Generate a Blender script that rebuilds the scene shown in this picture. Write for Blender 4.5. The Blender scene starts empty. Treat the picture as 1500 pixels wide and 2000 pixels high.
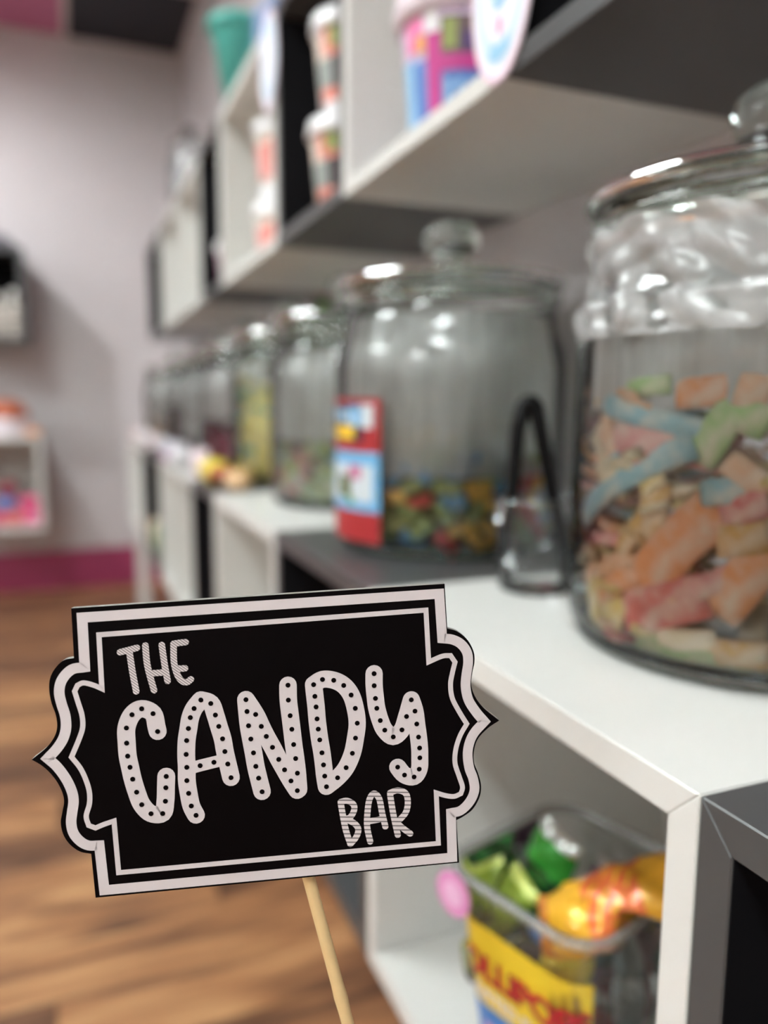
import bpy, bmesh, math, random
from mathutils import Vector, Matrix
random.seed(7)
S = bpy.context.scene
COL = S.collection
PI = math.pi
H = 0.883                      # camera height above the floor; all z below are metres above the floor
NO_GROUP = None

# ------------------------------------------------------------------ camera
cam_d = bpy.data.cameras.new('camera'); cam = bpy.data.objects.new('camera', cam_d); COL.objects.link(cam)
CX = Vector((0.92763435, -0.37344993, 0.00544685)); CY = Vector((0.04631968, 0.1295028, 0.9904966)); CZ = Vector((-0.37060627, -0.91856637, 0.13742933))
cam.matrix_world = Matrix(((CX.x, CY.x, CZ.x, 0), (CX.y, CY.y, CZ.y, 0), (CX.z, CY.z, CZ.z, H), (0, 0, 0, 1)))
cam_d.sensor_fit = 'AUTO'; cam_d.sensor_width = 36.0; cam_d.lens = 27.45
cam_d.clip_start = 0.01; cam_d.clip_end = 50
cam_d.dof.use_dof = True; cam_d.dof.focus_distance = 0.276; cam_d.dof.aperture_fstop = 3.6
S.camera = cam
# ------------------------------------------------------------------ world, exposure
w = bpy.data.worlds.new('world'); S.world = w; w.use_nodes = True
w.node_tree.nodes['Background'].inputs[0].default_value = (0.8, 0.85, 0.9, 1)
w.node_tree.nodes['Background'].inputs[1].default_value = 0.1
S.view_settings.view_transform = 'Standard'; S.view_settings.look = 'None'
S.view_settings.exposure = 0.0; S.view_settings.gamma = 1.0; S.view_settings.use_curve_mapping = False
PANEL_EMIT = 71.0
SPOT_W = 75.0
PANEL_COL = (0.90, 1.0, 0.995)
S.cycles.transparent_max_bounces = 40; S.cycles.max_bounces = 14; S.cycles.transmission_bounces = 12
S.cycles.glossy_bounces = 6; S.cycles.diffuse_bounces = 5
S.cycles.sample_clamp_indirect = 60.0

# ------------------------------------------------------------------ materials
def lin(c):
    return tuple(((v/255)/12.92 if v/255 <= 0.04045 else ((v/255+0.055)/1.055)**2.4) for v in c)
MC = {}
def mat(name, rgb, rough=0.5, spec=0.5, metal=0.0, trans=0.0, noise=0.0, nscale=40, bump=0.0, coat=0.0, sss=0.0, emit=None, estr=0.0, linear=False, alpha=1.0):
    if name in MC: return MC[name]
    m = bpy.data.materials.new(name); m.use_nodes = True; nt = m.node_tree; b = nt.nodes['Principled BSDF']
    c = rgb if linear else lin(rgb)
    b.inputs['Base Color'].default_value = (*c, 1); b.inputs['Roughness'].default_value = rough
    b.inputs['Specular IOR Level'].default_value = spec; b.inputs['Metallic'].default_value = metal
    b.inputs['Transmission Weight'].default_value = trans; b.inputs['Coat Weight'].default_value = coat
    b.inputs['Alpha'].default_value = alpha
    if sss: b.inputs['Subsurface Weight'].default_value = sss; b.inputs['Subsurface Scale'].default_value = 0.004
    if emit: b.inputs['Emission Color'].default_value = (*emit, 1); b.inputs['Emission Strength'].default_value = estr
    if noise or bump:
        tc = nt.nodes.new('ShaderNodeTexCoord'); n = nt.nodes.new('ShaderNodeTexNoise'); n.inputs['Scale'].default_value = nscale; n.inputs['Detail'].default_value = 4
        nt.links.new(tc.outputs['Object'], n.inputs['Vector'])
        if noise:
            r = nt.nodes.new('ShaderNodeMapRange'); r.inputs[3].default_value = 1-noise; r.inputs[4].default_value = 1+noise
            nt.links.new(n.outputs['Fac'], r.inputs[0])
            v = nt.nodes.new('ShaderNodeHueSaturation'); v.inputs['Color'].default_value = (*c, 1)
            nt.links.new(r.outputs[0], v.inputs['Value']); nt.links.new(v.outputs[0], b.inputs['Base Color'])
        if bump:
            bp = nt.nodes.new('ShaderNodeBump'); bp.inputs['Strength'].default_value = bump; bp.inputs['Distance'].default_value = 0.002
            nt.links.new(n.outputs['Fac'], bp.inputs['Height']); nt.links.new(bp.outputs[0], b.inputs['Normal'])
    MC[name] = m; return m

def clear(name, tint, ior=1.5, rough=0.03, haze=0.0, haze_col=(0.8, 0.8, 0.8), streak=0.0):
    """thin transparent sheet: see-through with Fresnel gloss, optional milky share"""
    if name in MC: return MC[name]
    m = bpy.data.materials.new(name); m.use_nodes = True; nt = m.node_tree; N = nt.nodes; Lk = nt.links
    for n in list(N): N.remove(n)
    out = N.new('ShaderNodeOutputMaterial'); tr = N.new('ShaderNodeBsdfTransparent'); tr.inputs[0].default_value = (*tint, 1)
    gl = N.new('ShaderNodeBsdfGlossy'); gl.inputs['Roughness'].default_value = rough
    fr = N.new('ShaderNodeFresnel'); fr.inputs['IOR'].default_value = ior
    mx = N.new('ShaderNodeMixShader'); Lk.new(fr.outputs[0], mx.inputs[0])
    Lk.new(gl.outputs[0], mx.inputs[2])
    base = tr.outputs[0]
    if haze:
        df = N.new('ShaderNodeBsdfDiffuse'); df.inputs[0].default_value = (*haze_col, 1)
        tl = N.new('ShaderNodeBsdfTranslucent'); tl.inputs[0].default_value = (*haze_col, 1)
        ad = N.new('ShaderNodeMixShader'); ad.inputs[0].default_value = 0.5; Lk.new(df.outputs[0], ad.inputs[1]); Lk.new(tl.outputs[0], ad.inputs[2])
        m2 = N.new('ShaderNodeMixShader'); m2.inputs[0].default_value = haze
        if streak:
            tc = N.new('ShaderNodeTexCoord'); mp = N.new('ShaderNodeMapping'); mp.inputs['Scale'].default_value = (60, 60, 4)
            nz = N.new('ShaderNodeTexNoise'); nz.inputs['Scale'].default_value = 1.0; nz.inputs['Detail'].default_value = 3
            mr = N.new('ShaderNodeMapRange'); mr.inputs[1].default_value = 0.42; mr.inputs[2].default_value = 0.75; mr.inputs[3].default_value = haze; mr.inputs[4].default_value = haze+streak
            Lk.new(tc.outputs['Object'], mp.inputs[0]); Lk.new(mp.outputs[0], nz.inputs[0]); Lk.new(nz.outputs['Fac'], mr.inputs[0]); Lk.new(mr.outputs[0], m2.inputs[0])
        Lk.new(tr.outputs[0], m2.inputs[1]); Lk.new(ad.outputs[0], m2.inputs[2]); base = m2.outputs[0]
    Lk.new(base, mx.inputs[1]); Lk.new(mx.outputs[0], out.inputs[0])
    MC[name] = m; return m

# ------------------------------------------------------------------ mesh helpers
def mesh(name, verts, faces, m=None, parent=None, smooth=False, mats=None, fmat=None, uv=None):
    me = bpy.data.meshes.new(name); me.from_pydata([tuple(v) for v in verts], [], faces)
    for mm in (mats or ([m] if m else [])): me.materials.append(mm)
    if fmat: me.polygons.foreach_set('material_index', fmat)
    if smooth: me.polygons.foreach_set('use_smooth', [True]*len(me.polygons))
    me.update()
    o = bpy.data.objects.new(name, me); COL.objects.link(o)
    if parent: o.parent = parent
    return o
def tag(o, label=None, cat=None, group=None, kind=None):
    if label: o['label'] = label
    if cat: o['category'] = cat
    if group: o['group'] = group
    if kind: o['kind'] = kind
    return o
def thing(name, label, cat, loc=(0, 0, 0), rot=(0, 0, 0), group=None):
    o = bpy.data.objects.new(name, None); o.empty_display_size = 0.02; COL.objects.link(o)
    o.location = loc; o.rotation_euler = rot
    return tag(o, label, cat, group)
def copy_tree(o, parent=None):
    c = o.copy(); COL.objects.link(c)
    if parent: c.parent = parent
    for ch in list(o.children): copy_tree(ch, c)
    return c
def boxvf(x0, x1, y0, y1, z0, z1):
    v = [(x0, y0, z0), (x1, y0, z0), (x1, y1, z0), (x0, y1, z0), (x0, y0, z1), (x1, y0, z1), (x1, y1, z1), (x0, y1, z1)]
    f = [(0, 3, 2, 1), (4, 5, 6, 7), (0, 1, 5, 4), (1, 2, 6, 5), (2, 3, 7, 6), (3, 0, 4, 7)]
    return v, f
def box(name, x0, x1, y0, y1, z0, z1, m, parent=None, bev=0.0):
    if not bev:
        v, f = boxvf(x0, x1, y0, y1, z0, z1); return mesh(name, v, f, m, parent)
    bm = bmesh.new(); v, f = boxvf(x0, x1, y0, y1, z0, z1)
    vs = [bm.verts.new(p) for p in v]; [bm.faces.new([vs[i] for i in q]) for q in f]
    bmesh.ops.bevel(bm, geom=bm.edges[:], offset=bev, segments=2, affect='EDGES')
    me = bpy.data.meshes.new(name); bm.to_mesh(me); bm.free(); me.materials.append(m)
    o = bpy.data.objects.new(name, me); COL.objects.link(o)
    if parent: o.parent = parent
    return o
def prism_x(name, poly, x0, x1, m, parent=None, bev=0.0007):
    """poly of (y, z) extruded along x, edges softly rounded"""
    bm = bmesh.new(); n = len(poly)
    a = [bm.verts.new((x0, y, z)) for y, z in poly]; b = [bm.verts.new((x1, y, z)) for y, z in poly]
    bm.faces.new(a); bm.faces.new(b[::-1])
    for i in range(n): j = (i+1) % n; bm.faces.new((a[j], a[i], b[i], b[j]))
    bmesh.ops.recalc_face_normals(bm, faces=bm.faces[:])
    if bev: bmesh.ops.bevel(bm, geom=bm.edges[:], offset=bev, segments=1, affect='EDGES')
    me = bpy.data.meshes.new(name); bm.to_mesh(me); bm.free(); me.materials.append(m)
    o = bpy.data.objects.new(name, me); COL.objects.link(o)
    if parent: o.parent = parent
    return o
def lathe_vf(prof, n=48, closed=False, c=(0, 0, 0), wob=None):
    v = []; f = []; k = len(prof)
    for i in range(n):
        a = 2*PI*i/n
        for (r, z) in prof:
            rr = r if wob is None else r*wob(a, z)
            v.append((c[0]+rr*math.cos(a), c[1]+rr*math.sin(a), c[2]+z))
    m = k if closed else k-1
    for i in range(n):
        j = (i+1) % n
        for q in range(m):
            q2 = (q+1) % k
            f.append((i*k+q, j*k+q, j*k+q2, i*k+q2))
    return v, f
def lathe(name, prof, m, parent=None, n=48, closed=False, c=(0, 0, 0), wob=None, smooth=True):
    v, f = lathe_vf(prof, n, closed, c, wob); return mesh(name, v, f, m, parent, smooth)
def tube_vf(pts, rad, n=10, cap=True):
    v = []; f = []; P = [Vector(p) for p in pts]; up = Vector((0, 0, 1))
    for i, p in enumerate(P):
        t = (P[min(i+1, len(P)-1)]-P[max(i-1, 0)]).normalized()
        s = t.cross(up)
        if s.length < 1e-3: s = t.cross(Vector((1, 0, 0)))
        s.normalize(); u = s.cross(t)
        r = rad[i] if isinstance(rad, (list, tuple)) else rad
        rx, ry = r if isinstance(r, (list, tuple)) else (r, r)
        for k in range(n):
            a = 2*PI*k/n; v.append(p+s*rx*math.cos(a)+u*ry*math.sin(a))
    for i in range(len(P)-1):
        for k in range(n):
            l = (k+1) % n; f.append((i*n+k, i*n+l, (i+1)*n+l, (i+1)*n+k))
    if cap: f.append(tuple(range(n))[::-1]); f.append(tuple((len(P)-1)*n+k for k in range(n)))
    return v, f
def tube(name, pts, rad, m, parent=None, n=10):
    v, f = tube_vf(pts, rad, n); return mesh(name, v, f, m, parent, True)
def patch(name, c, R, a0, a1, z0, z1, m, parent=None, n=10, R1=None):
    """print lying on a round wall: cylinder (or cone) patch from angle a0 to a1"""
    v = []; f = []
    for i in range(n+1):
        a = a0+(a1-a0)*i/n
        v.append((c[0]+R*math.cos(a), c[1]+R*math.sin(a), z0)); rr = R1 or R; v.append((c[0]+rr*math.cos(a), c[1]+rr*math.sin(a), z1))
    for i in range(n): f.append((2*i, 2*i+2, 2*i+3, 2*i+1))
    return mesh(name, v, f, m, parent, True)

# ------------------------------------------------------------------ the room
XW, YF, XL_, YB, CZH = 0.565, 3.95, -4.0, -3.2, 2.468
wallm = mat('wall_paint', (202, 196, 197), 0.6, 0.3, noise=0.02, nscale=6, bump=0.03)
wallo = mat('wall_paint_rest', (214, 210, 210), 0.7)
pinkm = mat('pink_gloss_paint', (158, 58, 96), 0.45)
def struct(o): o['kind'] = 'structure'; return o
struct(box('wall_right', XW, XW+0.12, YB, YF+0.12, 0, CZH+0.05, wallm))
struct(box('wall_far', XL_, XW, YF, YF+0.12, 0, CZH+0.05, wallm))
struct(box('wall_left', XL_-0.12, XL_, YB, YF+0.12, 0, CZH+0.05, wallo))
struct(box('wall_back', XL_, XW, YB-0.12, YB, 0, CZH+0.05, wallo))
struct(box('baseboard_far', XL_, XW-0.0125, YF-0.012, YF-0.0002, 0.0005, 0.19, pinkm, bev=0.002))
struct(box('baseboard_right', XW-0.012, XW-0.0002, YB, YF-0.0125, 0.0005, 0.19, pinkm, bev=0.002))
# floor: a slab under single planks that run across the shop
def plank_mat():
    m = bpy.data.materials.new('floor_plank_wood'); m.use_nodes = True; nt = m.node_tree; N = nt.nodes; L = nt.links; b = N['Principled BSDF']
    tc = N.new('ShaderNodeTexCoord'); oi = N.new('ShaderNodeObjectInfo')
    ad = N.new('ShaderNodeVectorMath'); ad.operation = 'ADD'
    cb = N.new('ShaderNodeCombineXYZ'); ml = N.new('ShaderNodeMath'); ml.operation = 'MULTIPLY'; ml.inputs[1].default_value = 37
    L.new(oi.outputs['Random'], ml.inputs[0]); L.new(ml.outputs[0], cb.inputs[2]); L.new(ml.outputs[0], cb.inputs[0])
    L.new(tc.outputs['Object'], ad.inputs[0]); L.new(cb.outputs[0], ad.inputs[1])
    mp = N.new('ShaderNodeMapping'); mp.inputs['Scale'].default_value = (2.2, 13, 1); L.new(ad.outputs[0], mp.inputs[0])
    n1 = N.new('ShaderNodeTexNoise'); n1.inputs['Scale'].default_value = 1.3; n1.inputs['Detail'].default_value = 6; n1.inputs['Distortion'].default_value = 0.9; L.new(mp.outputs[0], n1.inputs[0])
    mp2 = N.new('ShaderNodeMapping'); mp2.inputs['Scale'].default_value = (5, 130, 1); L.new(ad.outputs[0], mp2.inputs[0])
    n2 = N.new('ShaderNodeTexNoise'); n2.inputs['Scale'].default_value = 1; n2.inputs['Detail'].default_value = 3; L.new(mp2.outputs[0], n2.inputs[0])
    a1 = N.new('ShaderNodeMath'); a1.operation = 'MULTIPLY_ADD'; a1.inputs[1].default_value = 0.18; L.new(n2.outputs['Fac'], a1.inputs[0])
    a2 = N.new('ShaderNodeMath'); a2.operation = 'MULTIPLY_ADD'; a2.inputs[1].default_value = 0.24; a2.inputs[2].default_value = -0.21; L.new(oi.outputs['Random'], a2.inputs[0])
    a3 = N.new('ShaderNodeMath'); a3.operation = 'ADD'; L.new(n1.outputs['Fac'], a3.inputs[0]); L.new(a2.outputs[0], a3.inputs[1]); L.new(a3.outputs[0], a1.inputs[2])
    cr = N.new('ShaderNodeValToRGB'); e = cr.color_ramp.elements
    e[0].position = 0.30; e[0].color = (*lin((88, 60, 45)), 1); e[1].position = 0.72; e[1].color = (*lin((200, 152, 106)), 1)
    q = e.new(0.43); q.color = (*lin((120, 83, 60)), 1); q = e.new(0.56); q.color = (*lin((166, 116, 79)), 1)
    L.new(a1.outputs[0], cr.inputs[0]); L.new(cr.outputs[0], b.inputs['Base Color'])
    b.inputs['Roughness'].default_value = 0.42; b.inputs['Specular IOR Level'].default_value = 0.45
    bp = N.new('ShaderNodeBump'); bp.inputs['Strength'].default_value = 0.2; bp.inputs['Distance'].default_value = 0.002; L.new(n2.outputs['Fac'], bp.inputs['Height']); L.new(bp.outputs[0], b.inputs['Normal'])
    return m
pm = plank_mat()
floor = struct(box('floor', XL_, XW, YB, YF, -0.1, -0.004, mat('floor_gap', (52, 34, 24), 0.8)))
PW, PL = 0.127, 1.22
pv, pf = None, None
rows = int(math.ceil((YF-YB)/PW))
protos = {}
def plank(x0, x1, y0, y1):
    key = (round(x1-x0, 3), round(y1-y0, 3))
    if key not in protos:
        w_, d_ = x1-x0, y1-y0; g = 0.0009; b_ = 0.0012
        v = [(g, g, -0.004), (w_-g, g, -0.004), (w_-g, d_-g, -0.004), (g, d_-g, -0.004),
             (g, g, -b_), (w_-g, g, -b_), (w_-g, d_-g, -b_), (g, d_-g, -b_),
             (g+b_, g+b_, 0), (w_-g-b_, g+b_, 0), (w_-g-b_, d_-g-b_, 0), (g+b_, d_-g-b_, 0)]
        f = [(0, 1, 5, 4), (1, 2, 6, 5), (2, 3, 7, 6), (3, 0, 4, 7), (4, 5, 9, 8), (5, 6, 10, 9), (6, 7, 11, 10), (7, 4, 8, 11), (8, 9, 10, 11)]
        me = bpy.data.meshes.new('plank'); me.from_pydata(v, [], f); me.materials.append(pm); protos[key] = me
    o = bpy.data.objects.new('plank', protos[key]); COL.objects.link(o); o.location = (x0, y0, 0); o.parent = floor
for r in range(rows):
    y1 = YF-r*PW; y0 = max(YB, y1-PW)
    x = XW-[0.35, 0.95, 0.62, 1.15, 0.2][r % 5]
    xs = [XW]
    while x > XL_+0.05: xs.append(x); x -= PL
    xs.append(XL_)
    for a, b in zip(xs[1:], xs[:-1]): plank(a, b, y0, y1)
# suspended ceiling: painted tiles in a pale grid, troffer lights
ceil = struct(box('ceiling', XL_, XW, YB, YF, CZH+0.03, CZH+0.06, wallo))
tp = mat('pink_ceiling_tile', (188, 108, 142), 0.75, noise=0.04, nscale=90, bump=0.15)
tk = mat('black_ceiling_tile', (34, 34, 42), 0.7, noise=0.1, nscale=90, bump=0.15)
tw = mat('white_ceiling_tile', (222, 220, 218), 0.85, noise=0.03, nscale=90, bump=0.15)
gridm = mat('ceiling_grid', (206, 192, 192), 0.5)
TS = 0.6; GX0 = 0.064; GY0 = YF-0.6
lights = [(-2, 3), (-2, 7), (-6, 3), (-6, 8)]     # (column, row) of the first half of each 0.6 x 1.2 troffer
lit = set()
for c_, r_ in lights: lit.add((c_, r_)); lit.add((c_, r_+1))
emm = mat('troffer_diffuser', (255, 255, 255), 0.5, emit=PANEL_COL, estr=PANEL_EMIT)
frm = mat('troffer_frame', (235, 235, 235), 0.4)
def tile(x0, x1, y0, y1, m):
    k = ('t', round(x1-x0, 3), round(y1-y0, 3), m.name)
    if k not in protos:
        v, f = boxvf(0.013, x1-x0-0.013, 0.013, y1-y0-0.013, 0.004, 0.018)
        me = bpy.data.meshes.new('tile'); me.from_pydata(v, [], f); me.materials.append(m); protos[k] = me
    o = bpy.data.objects.new('tile', protos[k]); COL.objects.link(o); o.location = (x0, y0, CZH); o.parent = ceil
ys = [YF]; y = YF-0.6
while y > YB: ys.append(y); y -= TS
ys.append(YB)
xs = [XW, GX0]; x = GX0-TS
while x > XL_: xs.append(x); x -= TS
xs.append(XL_)
for i in range(len(xs)-1):
    for j in range(len(ys)-1):
        if (-i, j) in lit: continue
        m = tk if (i % 3 == 0 and j < 2) else tp if (i % 3 == 1 and j < 2) else tw
        if j >= 2 and (i+j) % 4 == 0: m = tk
        if j >= 2 and (i+j) % 4 == 2: m = tp
        if i > 1 and j > 3: m = tw if (i+j) % 3 else m
        if abs(xs[i]-xs[i+1]) < 0.06 or abs(ys[j]-ys[j+1]) < 0.06: continue
        tile(xs[i+1], xs[i], ys[j+1], ys[j], m)
for x in xs: 
    a = max(XL_, x-0.013); b = min(XW, x+0.013); bb = box('grid_bar', a, b, YB, YF, CZH, CZH+0.012, gridm, ceil)
for y in ys:
    a = max(YB, y-0.013); b = min(YF, y+0.013); bb = box('grid_bar', XL_, XW, a, b, CZH-0.0006, CZH+0.011, gridm, ceil)
for k, (c_, r_) in enumerate(lights):
    xa, xb = xs[-c_+1], xs[-c_]; ya, yb = ys[r_+2], ys[r_]
    t = thing('ceiling_light', 'long white troffer light set into the tiled ceiling grid', 'ceiling light', ((xa+xb)/2, (ya+yb)/2, CZH+0.012), group='troffer lights in the shop ceiling')
    hx, hy = (xb-xa)/2-0.014, (yb-ya)/2-0.014
    for lx in (-0.13, 0.13): box('lamp', lx-0.04, lx+0.04, -hy+0.03, hy-0.03, -0.004, 0.006, emm, t, 0.002)
    box('reflector', -hx+0.02, hx-0.02, -hy+0.02, hy-0.02, 0.008, 0.010, frm, t)
    fv = []; ff = []
    for (x0, x1, y0, y1) in ((-hx, hx, -hy, -hy+0.02), (-hx, hx, hy-0.02, hy), (-hx, -hx+0.02, -hy+0.02, hy-0.02), (hx-0.02, hx, -hy+0.02, hy-0.02)):
        v, f = boxvf(x0, x1, y0, y1, -0.006, 0.012); o_ = len(fv); fv += v; ff += [tuple(i+o_ for i in q) for q in f]
    mesh('frame', fv, ff, frm, t)
    box('housing', -hx, hx, -hy, hy, 0.0125, 0.016, frm, t)

# spotlight head near the far wall; it washes the wall and throws the shadows of the wall cubes
t = thing('spotlight', 'small white ceiling spotlight aimed at the far wall', 'spotlight', (-0.98, 2.86, CZH-0.0008))
tv = Vector((0.72, 0.95, -1.45)).normalized(); b0 = Vector((0, 0, -0.03)); b1 = b0+tv*0.07
box('mount_plate', -0.03, 0.03, -0.03, 0.03, -0.008, 0.0, frm, t, 0.002); tube('stem', [(0, 0, -0.008), b0], 0.006, frm, t); tube('head', [b0-tv*0.01, b1], 0.028, frm, t, 20)
sl = bpy.data.lights.new('spot_lamp', 'SPOT'); sl.energy = SPOT_W; sl.spot_size = math.radians(104); sl.spot_blend = 0.9; sl.shadow_soft_size = 0.035; sl.color = (0.97, 0.99, 1.0)
so = bpy.data.objects.new('spot_lamp', sl); COL.objects.link(so); so.parent = t; so.location = b1+tv*0.045; so.rotation_euler = tv.to_track_quat('-Z', 'Y').to_euler()

# ------------------------------------------------------------------ cube cabinets on the right wall
whm = mat('white_laminate', (218, 217, 213), 0.38, 0.45)
whi = mat('white_laminate_inside', (216, 212, 206), 0.45, 0.4)
dkm = mat('dark_grey_laminate', (76, 76, 77), 0.36, 0.45)
dki = mat('dark_laminate_inside_shade', (14, 13, 17), 0.7, 0.2)  # grey laminate darkened for the insides; their shade is in this colour
TK = 0.0175
def cabinet(x0, x1, y0, y1, z0, z1, dark, label, group=None, div=(), name='cube_cabinet', legs=False):
    m = dkm if dark else whm; mi = dki if dark else whi
    g = 0.0004; y0 += g; y1 -= g
    t = thing(name, label, 'cabinet', (x0, (y0+y1)/2, z0), group=group)
    a, b = y0-(y0+y1)/2, y1-(y0+y1)/2; h = z1-z0; d = x1-x0
    prism_x('top_panel', [(a, h), (b, h), (b-TK, h-TK), (a+TK, h-TK)], 0, d, m, t)
    prism_x('bottom_panel', [(a, 0), (b, 0), (b-TK, TK), (a+TK, TK)], 0, d, m, t)
    prism_x('side_panel', [(a, 0), (a, h), (a+TK, h-TK), (a+TK, TK)], 0, d, m, t)
    prism_x('side_panel', [(b, 0), (b, h), (b-TK, h-TK), (b-TK, TK)], 0, d, m, t)
    box('back_panel', d-0.012, d-0.006, a+TK, b-TK, TK, h-TK, mi, t)
    if dark:
        # near-black sheet that puts the compartment's shade into colour
        box('shade_sheet', 0.0012, d-0.0125, b-TK-0.0006, b-TK-0.0001, TK+0.0006, h-TK-0.0006, mi, t)
    for q in div: box('divider', 0.001, d-0.013, q-(y0+y1)/2-TK/2, q-(y0+y1)/2+TK/2, TK, h-TK, m, t)
    return t
XU, XLo = 0.32, 0.233
UZ0, UZ1, LZ0, LZ1 = 1.128, 1.475, 0.378, 0.725
B_ = XW-0.0006
cabinet(XU, B_, 0.19, 0.553, UZ0, UZ1, True, 'dark grey wall cube nearest on the upper row, seen from below')
cabinet(XU, B_, 0.553, 0.93, UZ0, UZ1, False, 'white upper wall cube holding the big pink and blue candy tub')
cabinet(XU, B_, 0.93, 1.251, UZ0, UZ1, True, 'dark upper wall cube holding two stacked lidded paper cups')
cabinet(XU, B_, 1.251, 1.725, UZ0, UZ1, False, 'white upper wall cube with two small coral print cups stacked inside')
cabinet(XU, B_, 1.725, 2.005, UZ0, UZ1, True, 'dark upper wall cube with a little pink cup at its lower front')
cabinet(XU, B_, 2.005, 2.845, UZ0, UZ1, False, 'wide white upper wall cabinet with a glass jar standing on top', div=(2.42,))
cabinet(XU, B_, 2.845, 3.3, UZ0, UZ1, True, 'dark narrow looking cube at the far end of the upper row')
near_dark = cabinet(XLo, B_, -0.13, 0.23, LZ0, LZ1, True, 'dark grey lower cube at the bottom right with a brass cap inside')
cabinet(XLo, B_, 0.23, 0.613, LZ0, LZ1, False, 'white lower cube nearest the sign holding the clear candy bin')
cabinet(XLo, B_, 0.613, 0.94, LZ0, LZ1, True, 'dark lower cube under the jar of coloured block candy')
cabinet(XLo, B_, 0.94, 1.38, LZ0, LZ1, False, 'empty white lower cube just above the sign, second white one away')
cabinet(XLo, B_, 1.38, 1.66, LZ0, LZ1, True, 'dark lower cube with yellow candy bags lying on top')
cabinet(XLo, B_, 1.66, 2.28, LZ0, LZ1, False, 'divided white lower cabinet under the jar of maroon candy', div=(1.97,))
cabinet(XLo, B_, 2.28, 2.81, LZ0, LZ1, True, 'dark lower cube far along the row beside the white end cube')
cabinet(XLo, B_, 2.81, 3.5, LZ0, LZ1, False, 'white end cube of the lower row nearest the far wall')
brass = mat('brass', (205, 170, 120), 0.3, metal=0.9)
lathe('screw_cap', [(0.0001, 0.0022), (0.0045, 0.0020), (0.0062, 0.0010), (0.0064, 0.0), (0.0001, 0.0)], brass, near_dark, 20)
sc = bpy.data.objects['screw_cap']; sc.rotation_euler = (PI/2, 0, 0); sc.location = (0.0300, 0.1796-TK-0.0007, H-0.1913-LZ0); sc['label'] = 'brass coloured screw cap'
# white post from the end cube down to the floor
t = thing('support_post', 'slim white post standing on the wood floor below the end cube', 'post', (0.262, 3.3, 0.0))
box('shaft', -0.022, 0.022, -0.022, 0.022, 0.006, LZ0-0.006, whm, t, 0.002); box('foot_plate', -0.028, 0.028, -0.028, 0.028, 0.0, 0.006, whm, t, 0.001); box('head_plate', -0.028, 0.028, -0.028, 0.028, LZ0-0.006, LZ0-0.0002, whm, t, 0.001)

# ------------------------------------------------------------------ glass jars
glass_thin = clear('thin_jar_glass', (0.975, 0.988, 0.982), 1.62, 0.02)
glass_solid = mat('solid_glass', (232, 244, 238), 0.01, 0.5, trans=1.0)
film = clear('crinkled_film', (0.97, 0.97, 0.97), 1.5, 0.2, 0.74, (0.95, 0.95, 0.94), streak=0.3)
film_w = clear('crumpled_bag_film', (0.96, 0.96, 0.96), 1.6, 0.22, 0.55, (0.94, 0.94, 0.94))
copper = mat('copper_gasket', (172, 132, 104), 0.4)
def jar(label, x, y, R=0.122, gasket=False, n=64, z=LZ1, s=1.0):
    t = thing('glass_jar', label, 'jar', (x, y, z), rot=(0, 0, random.random()*6)); k = R*s; hh = s
    body = [(k*0.90, 0.006*hh), (k*0.985, 0.014*hh), (k, 0.03*hh), (k, 0.195*hh), (k*0.985, 0.214*hh), (k*0.94, 0.228*hh), (k*0.905, 0.236*hh), (k*0.90, 0.268*hh)]
    lathe('jar_body', body, glass_thin, t, n)
    lathe('jar_base', [(0.0003, 0.001*hh), (k*0.86, 0.0004*hh), (k*0.925, 0.002*hh), (k*0.955, 0.007*hh), (k*0.94, 0.011*hh), (k*0.88, 0.0095*hh), (0.0003, 0.0085*hh)], glass_solid, t, n)
    lathe('rim_ring', [(k*0.885, 0.262*hh), (k*0.935, 0.264*hh), (k*0.955, 0.270*hh), (k*0.935, 0.2755*hh), (k*0.885, 0.2758*hh)], glass_solid, t, n, True)
    if gasket: lathe('gasket', [(k*0.905, 0.2555*hh), (k*0.922, 0.2555*hh), (k*0.922, 0.2600*hh), (k*0.905, 0.2600*hh)], copper, t, n, True)
    lid = lathe('lid', [(0.0003, 0.3075*hh), (k*0.20, 0.306*hh), (k*0.5, 0.2995*hh), (k*0.72, 0.2945*hh), (k*0.93, 0.2915*hh), (k*0.985, 0.288*hh), (k*0.985, 0.2835*hh), (k*0.93, 0.2805*hh), (k*0.70, 0.285*hh), (k*0.45, 0.292*hh), (0.0003, 0.300*hh)], glass_solid, t, n)
    lathe('knob', [(0.0003, 0.3078*hh), (k*0.17, 0.3080*hh), (k*0.13, 0.311*hh), (k*0.125, 0.314*hh), (k*0.18, 0.319*hh), (k*0.235, 0.327*hh), (k*0.25, 0.336*hh), (k*0.23, 0.346*hh), (k*0.16, 0.3535*hh), (k*0.06, 0.3565*hh), (0.0003, 0.357*hh)], glass_solid, lid, 40)
    return t
J1 = (0.4205, 0.385); J2 = (0.402, 0.80)
jar('large lidded glass jar nearest the camera filled with sugared sour strips', *J1, R=0.1185, gasket=True)
jar('lidded glass jar with a red and blue label and block candy inside', *J2, R=0.128)
jar('lidded glass jar third along, pale pastel candy in its lower part', 0.415, 1.19, R=0.122)
jar('glass jar filled high with yellow and teal candy, fourth in the row', 0.415, 1.515, R=0.121)
jar('glass jar with maroon candy at the bottom, fifth in the row', 0.415, 1.92, R=0.121)
jar('glass jar between the maroon candy jar and the grey brown candy jar', 0.415, 2.24, R=0.121)
jar('glass jar of grey brown candy, seventh in the row', 0.415, 2.66, R=0.121)
jar('farthest glass jar on the lower row with peach candy inside', 0.40, 3.1, R=0.125)
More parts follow.
